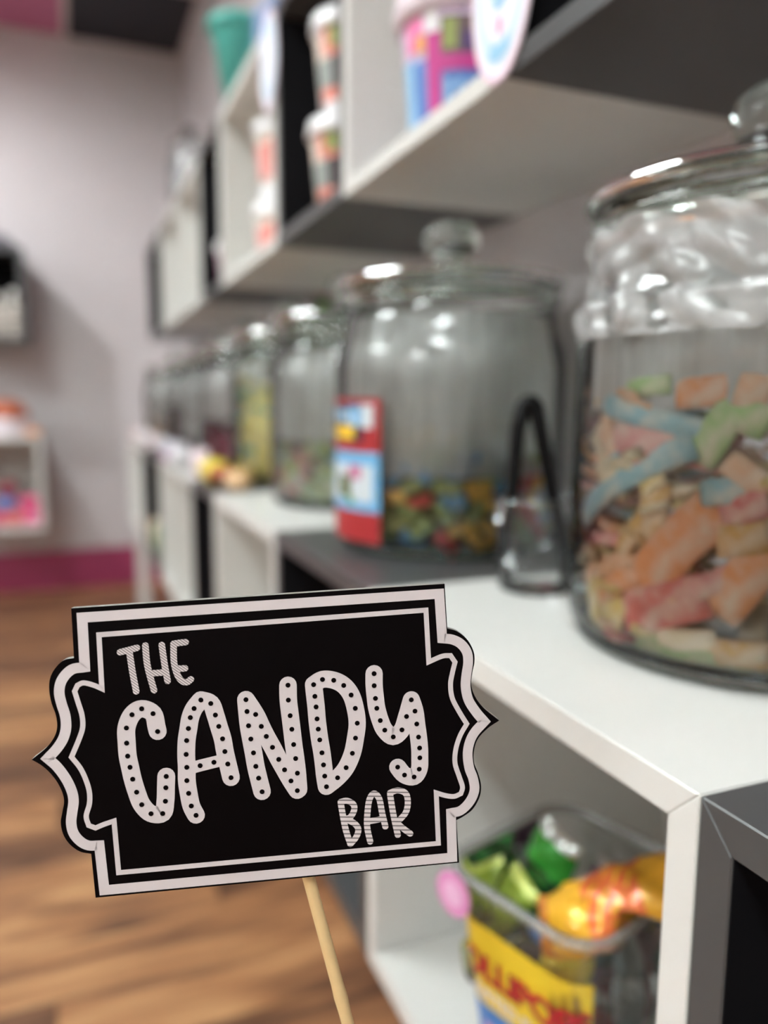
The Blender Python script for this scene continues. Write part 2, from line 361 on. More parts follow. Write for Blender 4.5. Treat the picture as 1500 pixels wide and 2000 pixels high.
def small_jar():
    t = thing('glass_jar', 'slim glass jar with dark lid standing on top of the wide white upper cabinet', 'jar', (0.42, 2.78, UZ1))
    lathe('jar_body', [(0.0003, 0.001), (0.066, 0.001), (0.072, 0.01), (0.072, 0.20), (0.066, 0.222), (0.058, 0.232), (0.058, 0.25)], clear('pale_jar_glass', (0.93, 0.94, 0.95), 1.7, 0.05, 0.35, (0.9, 0.91, 0.93)), t)
    l = lathe('lid', [(0.0003, 0.272), (0.03, 0.270), (0.060, 0.262), (0.064, 0.2506), (0.0003, 0.2504)], glass_solid, t)
    lathe('knob', [(0.0003, 0.2722), (0.012, 0.2724), (0.010, 0.280), (0.020, 0.292), (0.019, 0.304), (0.010, 0.312), (0.0003, 0.313)], mat('dark_knob', (70, 66, 66), 0.25), l, 24)
    V = []; F = []
    for k in range(40):
        a = random.random()*6.28; r = random.random()*0.055; v, f = lathe_vf([(0.0003, -0.008), (0.009, 0), (0.0003, 0.008)], 8, c=(r*math.cos(a), r*math.sin(a), 0.012+random.random()*0.05)); o_ = len(V); V += v; F += [tuple(j+o_ for j in g) for g in f]
    o = mesh('candy_heap', V, F, mat('cream_candy', (238, 232, 200), 0.5), None, True); o.location = (0.42, 2.78, UZ1)
    tag(o, 'cream candy at the bottom of the slim jar on the upper cabinet', 'candy', kind='stuff')
ball_me = {}
def candy_ball(label, loc, r, m, group, sq=1.0):
    if m.name not in ball_me:
        bm = bmesh.new(); bmesh.ops.create_icosphere(bm, subdivisions=2, radius=1.0); me = bpy.data.meshes.new('candy'); bm.to_mesh(me); bm.free()
        me.materials.append(m); me.polygons.foreach_set('use_smooth', [True]*len(me.polygons)); ball_me[m.name] = me
    o = bpy.data.objects.new('candy', ball_me[m.name]); COL.objects.link(o); o.location = loc; o.scale = (r, r, r*sq); o.rotation_euler = (random.random()*3, random.random()*3, 0)
    return tag(o, label, 'candy', group)
small_jar()

# plastic liners and the crumpled bag mouth of the nearest jar
def liner(label, c, R, z0, z1, m, folds=34, amp=0.03, name='plastic_liner'):
    ph = [random.random()*6.28 for _ in range(6)]
    def wob(a, z): return 1+amp*(0.5*math.sin(folds*a+ph[0]+6*z)+0.3*math.sin(folds*1.7*a+ph[1])+0.35*math.sin(11*a+ph[2]+14*z))
    prof = [(R*(0.985 if q < 8 else 0.985-0.10*(q-8)/4.0), z0+(z1-z0)*q/12) for q in range(13)]
    o = lathe(name, prof, m, None, 220, False, (0, 0, 0), wob); o.location = (c[0], c[1], 0); return tag(o, label, 'liner')
liner('clear pleated plastic liner inside the block candy jar', J2, 0.117, LZ1+0.085, LZ1+0.25, film, 40, 0.02)
liner('clear pleated plastic liner above the sour strips in the nearest jar', J1, 0.107, LZ1+0.155, LZ1+0.235, film, 46, 0.02)
for k, (yy, z0_) in enumerate(((1.19, 0.102), (1.515, 0.212), (1.92, 0.118), (2.24, 0.064), (2.66, 0.146), (3.1, 0.112))):  # liners added so the farther jars look paler and brighter
    liner('clear plastic liner inside the %s glass jar of the lower row' % ('third', 'fourth', 'fifth', 'sixth', 'seventh', 'eighth and farthest')[k], (0.415 if k < 5 else 0.40, yy), 0.110, LZ1+z0_, LZ1+0.235, film, 36, 0.02)
def bag_mouth():
    n, k = 260, 26; v = []; f = []; r = random.Random(3)
    ph = [(r.random()*6.28, r.randint(3, 26), r.uniform(2, 60), r.random()) for _ in range(16)]
    for i in range(n):
        a = 2*PI*i/n
        for q in range(k):
            z = 0.198+0.069*q/(k-1)
            base = 0.1170 if z < 0.222 else 0.1105
            w_ = sum(p[3]*math.sin(p[1]*a+p[0]+p[2]*z*3) for p in ph)/5.0
            w2 = abs(math.sin(3*a+z*160+2*math.sin(5*a)))*0.7
            rr = base+0.0050*w_*0.9+0.004*w2
            if z < 0.222: rr = min(rr, 0.128)
            v.append((rr*math.cos(a), rr*math.sin(a), z))
    for i in range(n):
        j = (i+1) % n
        for q in range(k-1): f.append((i*k+q, j*k+q, j*k+q+1, i*k+q+1))
    o = mesh('plastic_bag', v, f, film_w, None, True); o.location = (J1[0], J1[1], LZ1)
    tag(o, 'crumpled clear plastic bag mouth wrapped round the neck of the nearest jar', 'plastic bag')
bag_mouth()

# paper label of the block candy jar, lying on its glass
j2 = [o for o in COL.objects if o.name.startswith('glass_jar') and abs(o.location.y-J2[1]) < 1e-4][0]
j2.rotation_euler = (0, 0, 0)
red = mat('label_red', (172, 42, 46), 0.45); navy = mat('label_navy', (34, 32, 60), 0.45); sky = mat('label_sky_blue', (110, 178, 222), 0.45)
yel = mat('label_yellow', (240, 196, 40), 0.45); whp = mat('label_white', (206, 216, 222), 0.45); olv = mat('label_olive', (92, 104, 52), 0.5); pnk = mat('label_pink', (196, 110, 150), 0.5); blue = mat('label_blue', (70, 130, 196), 0.45)
RA = 0.1292
def jp(a0, a1, z0, z1, m, lv, name='print'): return patch(name, (0, 0), RA+0.0003*lv, math.radians(a0), math.radians(a1), z0, z1, m, lab, 12)
LA0, LA1 = 164, 211
lab = patch('label', (0, 0), RA, math.radians(LA0), math.radians(LA1), 0.014, 0.163, red, j2, 14)
jp(LA0+3, LA1-11, 0.118, 0.158, navy, 1)
for i in range(5): jp(LA0+6+i*6, LA0+10.5+i*6, 0.141-0.001*i, 0.153-0.001*i, whp if i % 2 else sky, 2)
jp(LA1-22, LA1-13, 0.135, 0.155, sky, 2); jp(LA1-12, LA1-4, 0.133, 0.157, whp, 2)
jp(LA0+8, LA1-17, 0.121, 0.135, yel, 2)
jp(LA0, LA1, 0.046, 0.108, sky, 1)
jp(LA0+6, LA1-4, 0.056, 0.095, whp, 2); jp(LA0+15, LA0+27, 0.059, 0.083, olv, 3); jp(LA0+26, LA0+35, 0.080, 0.094, pnk, 3); jp(LA0+24, LA0+30, 0.053, 0.061, mat('label_green', (90, 150, 90), 0.5), 3)

# ------------------------------------------------------------------ candy pieces
def clampR(v, c, R, z0, z1=9):
    d = Vector((v.x-c[0], v.y-c[1])); l = d.length
    if l > R: d *= R/l; v.x = c[0]+d.x; v.y = c[1]+d.y
    v.z = min(z1, max(z0, v.z)); return v
def strip_verts(L_, W_, T_, bend, twist):
    n = 9; v = []; f = []
    for i in range(n):
        u = (i/(n-1)-0.5); a = u*bend
        p = Vector((L_*(math.sin(a)/bend if abs(bend) > 1e-3 else u), 0, L_*((1-math.cos(a))/bend if abs(bend) > 1e-3 else 0)))
        nrm = Vector((-math.sin(a), 0, math.cos(a))); tw = twist*u
        sd = Vector((0, math.cos(tw), 0))+nrm*math.sin(tw); n2 = nrm*math.cos(tw)-Vector((0, math.sin(tw), 0))
        for (q, r) in ((-1, -1), (-0.9, 0.6), (-0.3, 1), (0.3, 1), (0.9, 0.6), (1, -1)): v.append(p+sd*(q*W_/2)+n2*(r*T_/2))
    k = 6
    for i in range(n-1):
        for q in range(k): q2 = (q+1) % k; f.append((i*k+q, (i+1)*k+q, (i+1)*k+q2, i*k+q2))
    f.append(tuple(range(k))); f.append(tuple((n-1)*k+q for q in range(k))[::-1])
    return v, f
def sugar(name, rgb):
    m = bpy.data.materials.new(name); m.use_nodes = True; nt = m.node_tree; N = nt.nodes; L = nt.links; b = N['Principled BSDF']
    tc = N.new('ShaderNodeTexCoord'); n = N.new('ShaderNodeTexNoise'); n.inputs['Scale'].default_value = 70; n.inputs['Detail'].default_value = 5
    n2 = N.new('ShaderNodeTexNoise'); n2.inputs['Scale'].default_value = 900
    L.new(tc.outputs['Object'], n.inputs[0]); L.new(tc.outputs['Object'], n2.inputs[0])
    r = N.new('ShaderNodeMapRange'); r.inputs[1].default_value = 0.40; r.inputs[2].default_value = 0.75; r.inputs[3].default_value = 0.15; r.inputs[4].default_value = 0.85; L.new(n.outputs['Fac'], r.inputs[0])
    mx = N.new('ShaderNodeMix'); mx.data_type = 'RGBA'; mx.inputs[6].default_value = (*lin(rgb), 1); mx.inputs[7].default_value = (*lin((238, 226, 208)), 1)
    L.new(r.outputs[0], mx.inputs[0]); L.new(mx.outputs[2], b.inputs['Base Color']); b.inputs['Roughness'].default_value = 0.55
    b.inputs['Subsurface Weight'].default_value = 0.0
    bp = N.new('ShaderNodeBump'); bp.inputs['Strength'].default_value = 0.35; bp.inputs['Distance'].default_value = 0.001; L.new(n2.outputs['Fac'], bp.inputs['Height']); L.new(bp.outputs[0], b.inputs['Normal'])
    return m
SC = {'orange': (238, 150, 84), 'red': (214, 84, 84), 'yellow': (226, 198, 104), 'green': (160, 206, 122), 'blue': (132, 190, 206), 'amber': (212, 160, 64), 'pink': (222, 140, 140), 'cream': (232, 214, 176), 'peach': (236, 182, 140)}
SM = {k: sugar('sour_strip_'+k, v) for k, v in SC.items()}
sc_c = J1; sR = 0.1125; sz0 = LZ1+0.0125
def strip(col, pos, rot, L_=0.07, W_=0.02, T_=0.0042, bend=0.6, twist=0.3):
    v, f = strip_verts(L_, W_, T_, bend, twist); M = Matrix.Rotation(rot[2], 3, 'Z') @ Matrix.Rotation(rot[1], 3, 'Y') @ Matrix.Rotation(rot[0], 3, 'X')
    P = Vector(pos); vv = [clampR(M @ Vector(p)+P, sc_c, sR, sz0)-P for p in v]
    o = mesh('sour_strip', vv, f, SM[col], None, True); o.location = P
    return tag(o, '%s sugared sour strip among the others in the nearest jar' % col, 'candy', '%s sour strips in the nearest jar' % col)
def at(a_deg, r, z): a = math.radians(a_deg); return (sc_c[0]+r*math.cos(a), sc_c[1]+r*math.sin(a), LZ1+z)
rs = random.Random(11)
cols = ['orange', 'yellow', 'green', 'amber', 'cream', 'blue', 'red', 'peach', 'pink', 'cream', 'orange', 'yellow', 'peach', 'cream']
# the side that faces the shop is at about 225 degrees; pieces pressed to the glass there, placed as the photograph shows them
def wallstrip(col, a, z, tilt, L_=0.07, W_=0.022, d=0.006, bend=-0.9, twist=0.2):
    # strip lying flat against the glass at angle a; tilt is its angle from horizontal
    r = sR-d; ra = math.radians(a); p = Vector((sc_c[0]+r*math.cos(ra), sc_c[1]+r*math.sin(ra), LZ1+z))
    tan = Vector((-math.sin(ra), math.cos(ra), 0)); up = Vector((0, 0, 1)); rad = Vector((math.cos(ra), math.sin(ra), 0))
    ex = tan*math.cos(tilt)+up*math.sin(tilt); ez = rad; ey = ez.cross(ex)
    M = Matrix((ex, ey, ez)).transposed(); v, f = strip_verts(L_, W_, 0.0045, bend, twist)
    vv = [clampR(M @ Vector(q)+p, sc_c, sR, sz0)-p for q in v]
    o = mesh('sour_strip', vv, f, SM[col], None, True); o.location = p
    hw = 'at the bottom' if z < 0.03 else 'in the lower part' if z < 0.07 else 'at mid height' if z < 0.11 else 'in the upper part' if z < 0.15 else 'on top'
    sw = 'at the left edge' if a < 172 else 'left of the middle' if a < 190 else 'in the middle' if a < 207 else 'on the right'
    return tag(o, '%s sour strip against nearest jar glass %s, %s' % (col, hw, sw), 'candy', 'sour strips pressed to the glass of the nearest jar')
# random bed in layers
for lay in range(17):
    z = 0.015+lay*0.0092
    for k in range(7):
        a = rs.random()*360; r = 0.095*math.sqrt(rs.random()) if k < 2 else rs.uniform(0.07, 0.098)
        strip(rs.choice(cols), at(a, r, z+rs.uniform(-.004, .004)), (rs.uniform(-.5, .5), rs.uniform(-.45, .45), rs.random()*6.28), rs.uniform(.05, .085), rs.uniform(.014, .022), 0.0042, rs.uniform(-1.3, 1.3), rs.uniform(-.8, .8))
for k in range(10):
    a = rs.random()*360; strip(rs.choice(cols), at(a, 0.07*math.sqrt(rs.random()), 0.172+rs.uniform(-.004, .006)), (rs.uniform(-.7, .7), rs.uniform(-.6, .6), rs.random()*6.28), 0.07, 0.019, 0.0042, rs.uniform(-1.6, 1.6), rs.uniform(-1, 1))
# tilt sign: + rises towards the camera side
STRIPS = [('orange', 199.6, 0.0759, 49.0, 0.078, 0.03), ('red', 196.3, 0.0407, 22.7, 0.059, 0.028), ('pink', 212.3, 0.0592, 30.4, 0.032, 0.014), ('blue', 188.0, 0.1507, -10.6, 0.086, 0.014), ('blue', 173.1, 0.1079, 26.4, 0.132, 0.017), ('amber', 192.2, 0.0951, -92.3, 0.037, 0.02), ('yellow', 191.5, 0.1123, 36.7, 0.018, 0.01), ('green', 211.7, 0.1458, 59.5, 0.045, 0.02), ('green', 219.1, 0.1519, -21.1, 0.023, 0.02), ('green', 203.7, 0.0094, -2.2, 0.059, 0.024), ('green', 221.2, 0.0044, -6.3, 0.033, 0.02), ('yellow', 162.6, 0.0352, 86.3, 0.056, 0.022), ('yellow', 176.3, 0.0232, 76.8, 0.038, 0.02), ('amber', 219.9, 0.0854, 11.3, 0.027, 0.02), ('orange', 220.7, 0.061, 57.8, 0.046, 0.026), ('blue', 214.3, 0.1114, 10.6, 0.025, 0.016), ('red', 220.0, 0.1023, 24.1, 0.025, 0.018), ('cream', 168.9, 0.1152, -27.9, 0.044, 0.02), ('peach', 169.0, 0.1362, -56.9, 0.047, 0.014), ('pink', 185.5, 0.136, -7.1, 0.057, 0.02), ('red', 187.7, 0.1252, 27.7, 0.031, 0.012), ('cream', 205.0, 0.0225, 7.0, 0.035, 0.016), ('amber', 220.7, 0.0191, 3.6, 0.033, 0.02), ('orange', 206.0, 0.1654, 5.4, 0.029, 0.018), ('green', 187.0, 0.1687, 4.5, 0.033, 0.012), ('cream', 159.8, 0.1335, -68.8, 0.026, 0.012), ('peach', 163.2, 0.0506, 21.7, 0.083, 0.014), ('orange', 175.3, 0.0441, 33.6, 0.048, 0.016), ('amber', 183.0, 0.0778, 54.5, 0.037, 0.014), ('peach', 220.1, 0.1205, -36.5, 0.028, 0.016), ('peach', 220.0, 0.1654, -10.3, 0.016, 0.02), ('pink', 168.4, 0.0727, 7.5, 0.046, 0.01)]
for (col, a, z, tl, L_, W_) in STRIPS: wallstrip(col, a, z, math.radians(tl), L_, W_)

# block candies of the second jar
def block_mesh(m, dims=(0.027, 0.0145, 0.009)):
    bm = bmesh.new(); bmesh.ops.create_cube(bm, size=1.0); bmesh.ops.scale(bm, vec=dims, verts=bm.verts[:])
    bmesh.ops.bevel(bm, geom=bm.edges[:], offset=0.0016, segments=1, affect='EDGES')
    # two studs on the top give the pieces their brick look
    for sx in (-1, 1):
        g = bmesh.ops.create_cone(bm, cap_ends=True, segments=8, radius1=0.0036, radius2=0.0034, depth=0.002)
        bmesh.ops.translate(bm, verts=g['verts'], vec=(sx*dims[0]*0.25, 0, dims[2]/2+0.0008))
    me = bpy.data.meshes.new('block_candy'); bm.to_mesh(me); bm.free(); me.materials.append(m); return me
BC = {'yellow': (255, 206, 96), 'red': (226, 96, 88), 'blue': (120, 174, 214), 'green': (168, 192, 126), 'olive': (172, 182, 120)}
BM = {k: block_mesh(mat('block_'+k.replace(' ', '_'), v, 0.45, noise=0.05)) for k, v in BC.items()}
def block(col, p, rot):
    o = bpy.data.objects.new('block_candy', BM[col]); COL.objects.link(o); o.location = p; o.rotation_euler = rot
    zz_ = p[2]-LZ1; dx_, dy_ = p[0]-J2[0], p[1]-J2[1]; a_ = math.degrees(math.atan2(dy_, dx_)) % 360
    hw = 'on top of the heap' if zz_ > 0.095 else 'in the upper layer' if zz_ > 0.07 else 'in the middle layer' if zz_ > 0.042 else 'in the bottom layer'
    sw = 'next to the paper label' if 205 < a_ < 235 else 'at the front' if 235 <= a_ < 265 else 'by the black tongs' if 265 <= a_ < 330 else 'towards the wall' if (a_ < 100 or a_ >= 330) else 'behind the paper label'
    return tag(o, '%s block candy %s, %s' % (col, hw, sw), 'candy', '%s block candies %s, %s' % (col, hw, sw))
rb = random.Random(5); names = ['green', 'blue', 'olive', 'red', 'blue', 'yellow', 'green', 'red', 'blue', 'yellow', 'yellow', 'olive']
def bfill(a):   # height of the heap against the glass, higher on the label side
    return 0.100+0.014*math.cos(math.radians(a-215))
for ring, R_ in enumerate((0.106, 0.089)):
    z = 0.020; lay = 0
    while z < 0.13:
        n = 21 if ring == 0 else 15
        for k in range(n):
            a = 360*(k+0.5*(lay % 2)+rb.uniform(-.2, .2))/n
            if z > bfill(a)+(0.004 if ring else 0): continue
            if ring == 1 and z < bfill(a)-0.035: continue
            if ring == 0 and 20 < a < 120 and z < bfill(a)-0.03: continue
            ra = math.radians(a); rr = R_+rb.uniform(-.003, .002)
            rot = (PI/2*rb.choice((1, 1, 0))+rb.uniform(-.3, .3), rb.uniform(-.9, .9), ra+PI/2+rb.uniform(-.4, .4))
            block(rb.choice(names), (J2[0]+rr*math.cos(ra), J2[1]+rr*math.sin(ra), LZ1+z+rb.uniform(-.003, .003)), rot)
        z += 0.0135; lay += 1
for k in range(34):
    a = rb.random()*360; ra = math.radians(a); rr = 0.08*math.sqrt(rb.random())
    block(rb.choice(names), (J2[0]+rr*math.cos(ra), J2[1]+rr*math.sin(ra), LZ1+bfill(a)+0.006+0.08*(0.08-rr)), (rb.uniform(-.6, .6), rb.uniform(-.6, .6), rb.random()*6))
core = lathe('candy_heap', [(0.0003, 0.105), (0.06, 0.1), (0.076, 0.085), (0.078, 0.03), (0.07, 0.013), (0.0003, 0.013)], mat('candy_heap_mix', (150, 146, 96), 0.6, noise=0.4, nscale=90, bump=0.6), None, 40, wob=lambda a, z: 1+0.04*math.sin(9*a+80*z))
core.location = (J2[0], J2[1], LZ1); tag(core, 'packed block candies deep inside the labelled jar', 'candy', kind='stuff')

# small candies in the further jars
def fill_jar(c, R, n, h, palette, what, jarname, rad=0.009, h0=0.014, single=0):
    """a heap whose pieces cannot be told apart (one object), with `single` pieces on its visible side that can"""
    q = random.Random(int(c[1]*1000)); V = []; F = []; FM = []
    mats = [mat('candy_'+nm.replace(' ', '_')+'_%d' % rgb[0], rgb, 0.4) for nm, rgb in palette]
    bm = bmesh.new(); bmesh.ops.create_icosphere(bm, subdivisions=1, radius=1.0); sv = [v.co.copy() for v in bm.verts]; sf = [[v.index for v in f.verts] for f in bm.faces]; bm.free()
    for i in range(n+single):
        sing = i < single
        a = q.random()*2*PI if not sing else math.radians(q.uniform(165, 290)); r = (R-rad-0.003)*((0.88+0.12*q.random()) if (i % 4 or sing) else math.sqrt(q.random()))
        z = h0+rad*0.6+(h-h0)*q.random()
        if i % 4 == 0 and not sing: z = h*0.9+q.random()*0.012
        k = q.randrange(len(palette)); nm = palette[k][0]; rr = rad*q.uniform(.8, 1.15); sq = q.uniform(.55, .9); p = Vector((r*math.cos(a), r*math.sin(a), z))
        if sing: candy_ball('%s %s against the glass of the %s' % (nm, what, jarname), (c[0]+p.x, c[1]+p.y, LZ1+p.z), rr, mats[k], '%s candies in the %s' % (nm, jarname), sq); continue
        rt_ = Matrix.Rotation(q.random()*3, 3, 'X') @ Matrix.Rotation(q.random()*3, 3, 'Z'); o_ = len(V)
        V += [rt_ @ Vector((s_.x*rr, s_.y*rr, s_.z*rr*sq))+p for s_ in sv]; F += [tuple(j+o_ for j in g) for g in sf]; FM += [k]*len(sf)
    v, f = lathe_vf([(0.0003, h*0.92), (R*0.6, h*0.9), (R*0.8, h*0.8), (R*0.82, 0.03), (R*0.75, h0), (0.0003, h0)], 32, wob=lambda a, z: 1+0.05*math.sin(9*a+80*z)); o_ = len(V)
    V += v; F += [tuple(j+o_ for j in g) for g in f]; FM += [0]*len(f)
    o = mesh('candy_heap', V, F, None, None, True, mats, FM)
    o.location = (c[0], c[1], LZ1); tag(o, 'heap of small %s filling the %s' % (what, jarname), 'candy', kind='stuff')
fill_jar((0.415, 1.19), 0.119, 150, 0.085, [('pale mint', (206, 224, 208)), ('cream', (240, 228, 190)), ('white', (238, 238, 232)), ('peach', (236, 196, 160)), ('slate blue', (130, 150, 160)), ('pink', (230, 176, 186)), ('lime', (198, 216, 150))], 'sweet', 'third jar', 0.010, single=60)
fill_jar((0.415, 1.515), 0.117, 170, 0.20, [('pale yellow', (240, 228, 150)), ('teal', (128, 196, 196)), ('cream', (244, 236, 206)), ('teal', (128, 196, 196)), ('white', (238, 236, 230))], 'taffy', 'fourth jar', 0.011)
fill_jar((0.415, 1.92), 0.117, 130, 0.10, [('maroon', (132, 40, 66)), ('dark red', (112, 34, 54))], 'candy ball', 'fifth jar', 0.009)
fill_jar((0.415, 2.24), 0.117, 70, 0.045, [('grey pink', (190, 168, 170)), ('white', (230, 226, 226))], 'sweet', 'sixth jar', 0.010)
fill_jar((0.415, 2.66), 0.117, 90, 0.13, [('grey brown', (118, 98, 96)), ('dark brown', (92, 74, 74))], 'candy', 'seventh jar', 0.012)
fill_jar((0.40, 3.1), 0.121, 80, 0.09, [('peach', (236, 180, 150)), ('pale grey', (196, 194, 196)), ('white', (232, 230, 230))], 'sweet', 'farthest jar', 0.013)

# ------------------------------------------------------------------ cup and tongs between the two nearest jars
cupc = (0.368, 0.563)
cupm = clear('clear_plastic_cup', (0.975, 0.98, 0.98), 1.4, 0.08, 0.05)
t = thing('plastic_cup', 'small clear plastic cup standing on the white cube, holding black tongs', 'cup', (*cupc, LZ1))
lathe('cup_wall', [(0.0003, 0.0006), (0.029, 0.0006), (0.0315, 0.003), (0.0375, 0.078)], cupm, t, 40)
lathe('cup_rim', [(0.0375, 0.078), (0.0392, 0.0795), (0.0375, 0.081), (0.0364, 0.0795)], cupm, t, 40, True)
blk = mat('black_plastic', (8, 8, 9), 0.4, 0.25)
t = thing('tongs', 'black plastic serving tongs standing upside down in the clear cup', 'tongs', (*cupc, LZ1+0.004))
rt = Vector((0.835, -0.55, 0)); fw = Vector((0.55, 0.835, 0))
def arm(sgn, spread):
    P = [Vector((0, 0, 0.158))+rt*(-0.009), Vector((0, 0, 0.152))+rt*(-0.009+sgn*0.005), Vector((0, 0, 0.135))+rt*(-0.009+sgn*0.009), Vector((0, 0, 0.08))+rt*(-0.006+sgn*spread*0.58), Vector((0, 0, 0.03))+rt*(-0.003+sgn*spread*0.9), Vector((0, 0, 0.004))+rt*(sgn*spread*0.93)]
    rr = [(0.0045, 0.0065), (0.006, 0.007), (0.0062, 0.0065), (0.0056, 0.006), (0.0048, 0.006), (0.005, 0.008)]
    o = tube('arm', P, rr, blk, t, 12); return o
arm(-1, 0.027); arm(1, 0.031)
tube('hinge', [Vector((0, 0, 0.156))+rt*-0.009-fw*0.009, Vector((0, 0, 0.156))+rt*-0.009+fw*0.009], 0.0062, blk, t, 14)

# ------------------------------------------------------------------ cups, tub, cards on the upper shelf
def cone_cup(name, label, c, z, r0, r1, h, body, lidm, cat='cup', rim=0.004, group=None):
    t = thing(name, label, cat, (c[0], c[1], z), group=group)
    lathe('cup_body', [(0.0003, 0.001), (r0, 0.001), (r1, h)], body, t, 40)
    if lidm:
        lathe('cup_lid', [(r1-0.001, h-0.010), (r1+rim, h-0.010), (r1+rim*1.4, h-0.004), (r1+rim, h+0.002), (r1+rim*0.6, h+0.012), (r1*0.92, h+0.016), (r1*0.88, h+0.009), (0.0003, h+0.009)], lidm, t, 40)
    return t
def band(t, r0, r1, h, a0, a1, f0, f1, m, lv=1, name='print'):
    R0 = r0+(r1-r0)*f0+0.0004*lv; R1 = r0+(r1-r0)*f1+0.0004*lv
    return patch(name, (0, 0), R0, math.radians(a0), math.radians(a1), h*f0, h*f1, m, t, 12, R1)
lidw = mat('white_cup_lid', (238, 236, 238), 0.3); papw = mat('cream_paper_cup', (226, 208, 196), 0.5); lid_f = mat('frosted_pink_lid', (232, 218, 226), 0.3)
UB = UZ0+TK
cor = mat('coral_print', (222, 132, 116), 0.5); drk = mat('dark_print', (58, 40, 44), 0.5); gy = mat('grey_print', (150, 156, 152), 0.5); grn = mat('leaf_print', (150, 160, 90), 0.5); mag = mat('magenta_print', (196, 60, 140), 0.4)
pbl = mat('tub_blue', (92, 126, 196), 0.4); lbl = mat('tub_light_blue', (150, 196, 230), 0.4); lil = mat('tub_lilac', (226, 206, 232), 0.4); prp = mat('tub_purple', (92, 70, 120), 0.4); org = mat('orange_print', (226, 160, 50), 0.4); brn = mat('tub_brown', (112, 92, 92), 0.4)
# big tub in the white cube
r0, r1, h = 0.050, 0.061, 0.120
t = cone_cup('candy_tub', 'large pink and blue printed candy tub with frosted lid in the near white upper cube', (0.395, 0.775), UB, r0, r1, h, lil, None, 'tub')
lathe('tub_lid', [(r1-0.002, h-0.004), (r1+0.006, h-0.004), (r1+0.009, h+0.006), (r1+0.007, h+0.020), (r1+0.001, h+0.034), (r1-0.008, h+0.040), (0.0003, h+0.042)], lid_f, t, 48)
band(t, r0, r1, h, 165, 300, 0.10, 0.62, pbl, 1); band(t, r0, r1, h, 165, 190, 0.10, 0.66, lbl, 2); band(t, r0, r1, h, 208, 224, 0.06, 0.80, mag, 2)
band(t, r0, r1, h, 224, 290, 0.50, 0.62, mag, 3); band(t, r0, r1, h, 224, 285, 0.60, 0.90, brn, 2); band(t, r0, r1, h, 245, 262, 0.64, 0.78, prp, 3); band(t, r0, r1, h, 226, 240, 0.66, 0.88, grn, 3)
band(t, r0, r1, h, 180, 205, 0.70, 0.95, mat('tub_pink', (236, 130, 180), 0.4), 2); band(t, r0, r1, h, 196, 207, 0.68, 0.80, org, 3); band(t, r0, r1, h, 208, 222, 0.80, 1.0, lidw, 3)
for k in range(5): band(t, r0, r1, h, 228+k*12, 234+k*12, 0.18, 0.44, lbl, 2)
# second pastel tub at the back near side
t = cone_cup('candy_tub', 'second candy tub half hidden behind the oval pastel card', (0.46, 0.655), UB, 0.045, 0.056, 0.14, lbl, lid_f, 'tub')
band(t, 0.045, 0.056, 0.14, 165, 290, 0.30, 0.85, mag, 1); band(t, 0.045, 0.056, 0.14, 165, 290, 0.85, 1.0, gy, 1)
# two stacked paper cups in the dark cube
def paper_cup(label, c, z, r0, r1, h, body):
    t = cone_cup('paper_cup', label, c, z, r0, r1, h, body, lidw)
    band(t, r0, r1, h, 170, 300, 0.28, 0.86, papw, 1); band(t, r0, r1, h, 200, 262, 0.62, 0.90, cor, 2); band(t, r0, r1, h, 214, 250, 0.70, 0.98, grn, 3)
    band(t, r0, r1, h, 175, 275, 0.30, 0.60, gy, 2); band(t, r0, r1, h, 218, 240, 0.28, 0.62, drk, 3); band(t, r0, r1, h, 190, 250, 0.14, 0.30, cor, 2); band(t, r0, r1, h, 200, 225, 0.02, 0.16, lidw, 3)
    return t
pinkp = mat('blush_paper_cup', (222, 196, 190), 0.5)
paper_cup('lower of two stacked white lidded paper cups in the dark upper cube', (0.385, 1.10), UB, 0.041, 0.052, 0.113, papw)
paper_cup('upper paper cup balanced on the lower one in the dark upper cube', (0.392, 1.105), UB+0.113+0.0165, 0.040, 0.051, 0.122, lidw)
# two small cups in the white cube beyond
def coral_cup(label, c, z):
    t = cone_cup('paper_cup', label, c, z, 0.033, 0.043, 0.105, mat('cream_white_cup', (236, 230, 220), 0.5), lidw)
    band(t, 0.033, 0.043, 0.105, 165, 285, 0.12, 0.72, mat('coral_pink_print', (230, 160, 154), 0.5), 1); band(t, 0.033, 0.043, 0.105, 225, 255, 0.3, 0.8, cor, 2); return t
coral_cup('bottom coral printed paper cup in the white upper cube, second from the camera', (0.40, 1.56), UB)
coral_cup('top coral printed paper cup stacked in the white upper cube', (0.403, 1.563), UB+0.105+0.0165+0.03)
lathe('cup_sleeve', [(0.030, 0.0), (0.034, 0.0), (0.034, 0.0298), (0.030, 0.0298)], lidw, None, 32, True); sl = bpy.data.objects['cup_sleeve']; sl.location = (0.402, 1.562, UB+0.105+0.0165); tag(sl, 'short white paper ring between the two coral cups', 'paper ring')
# little pink cup
t = cone_cup('paper_cup', 'tiny pink and white cup at the front of the dark upper cube', (0.352, 1.79), UB, 0.022, 0.029, 0.075, mat('pale_pink_cup', (236, 190, 214), 0.5), lidw)
band(t, 0.022, 0.029, 0.075, 165, 270, 0.05, 0.4, mag, 1)
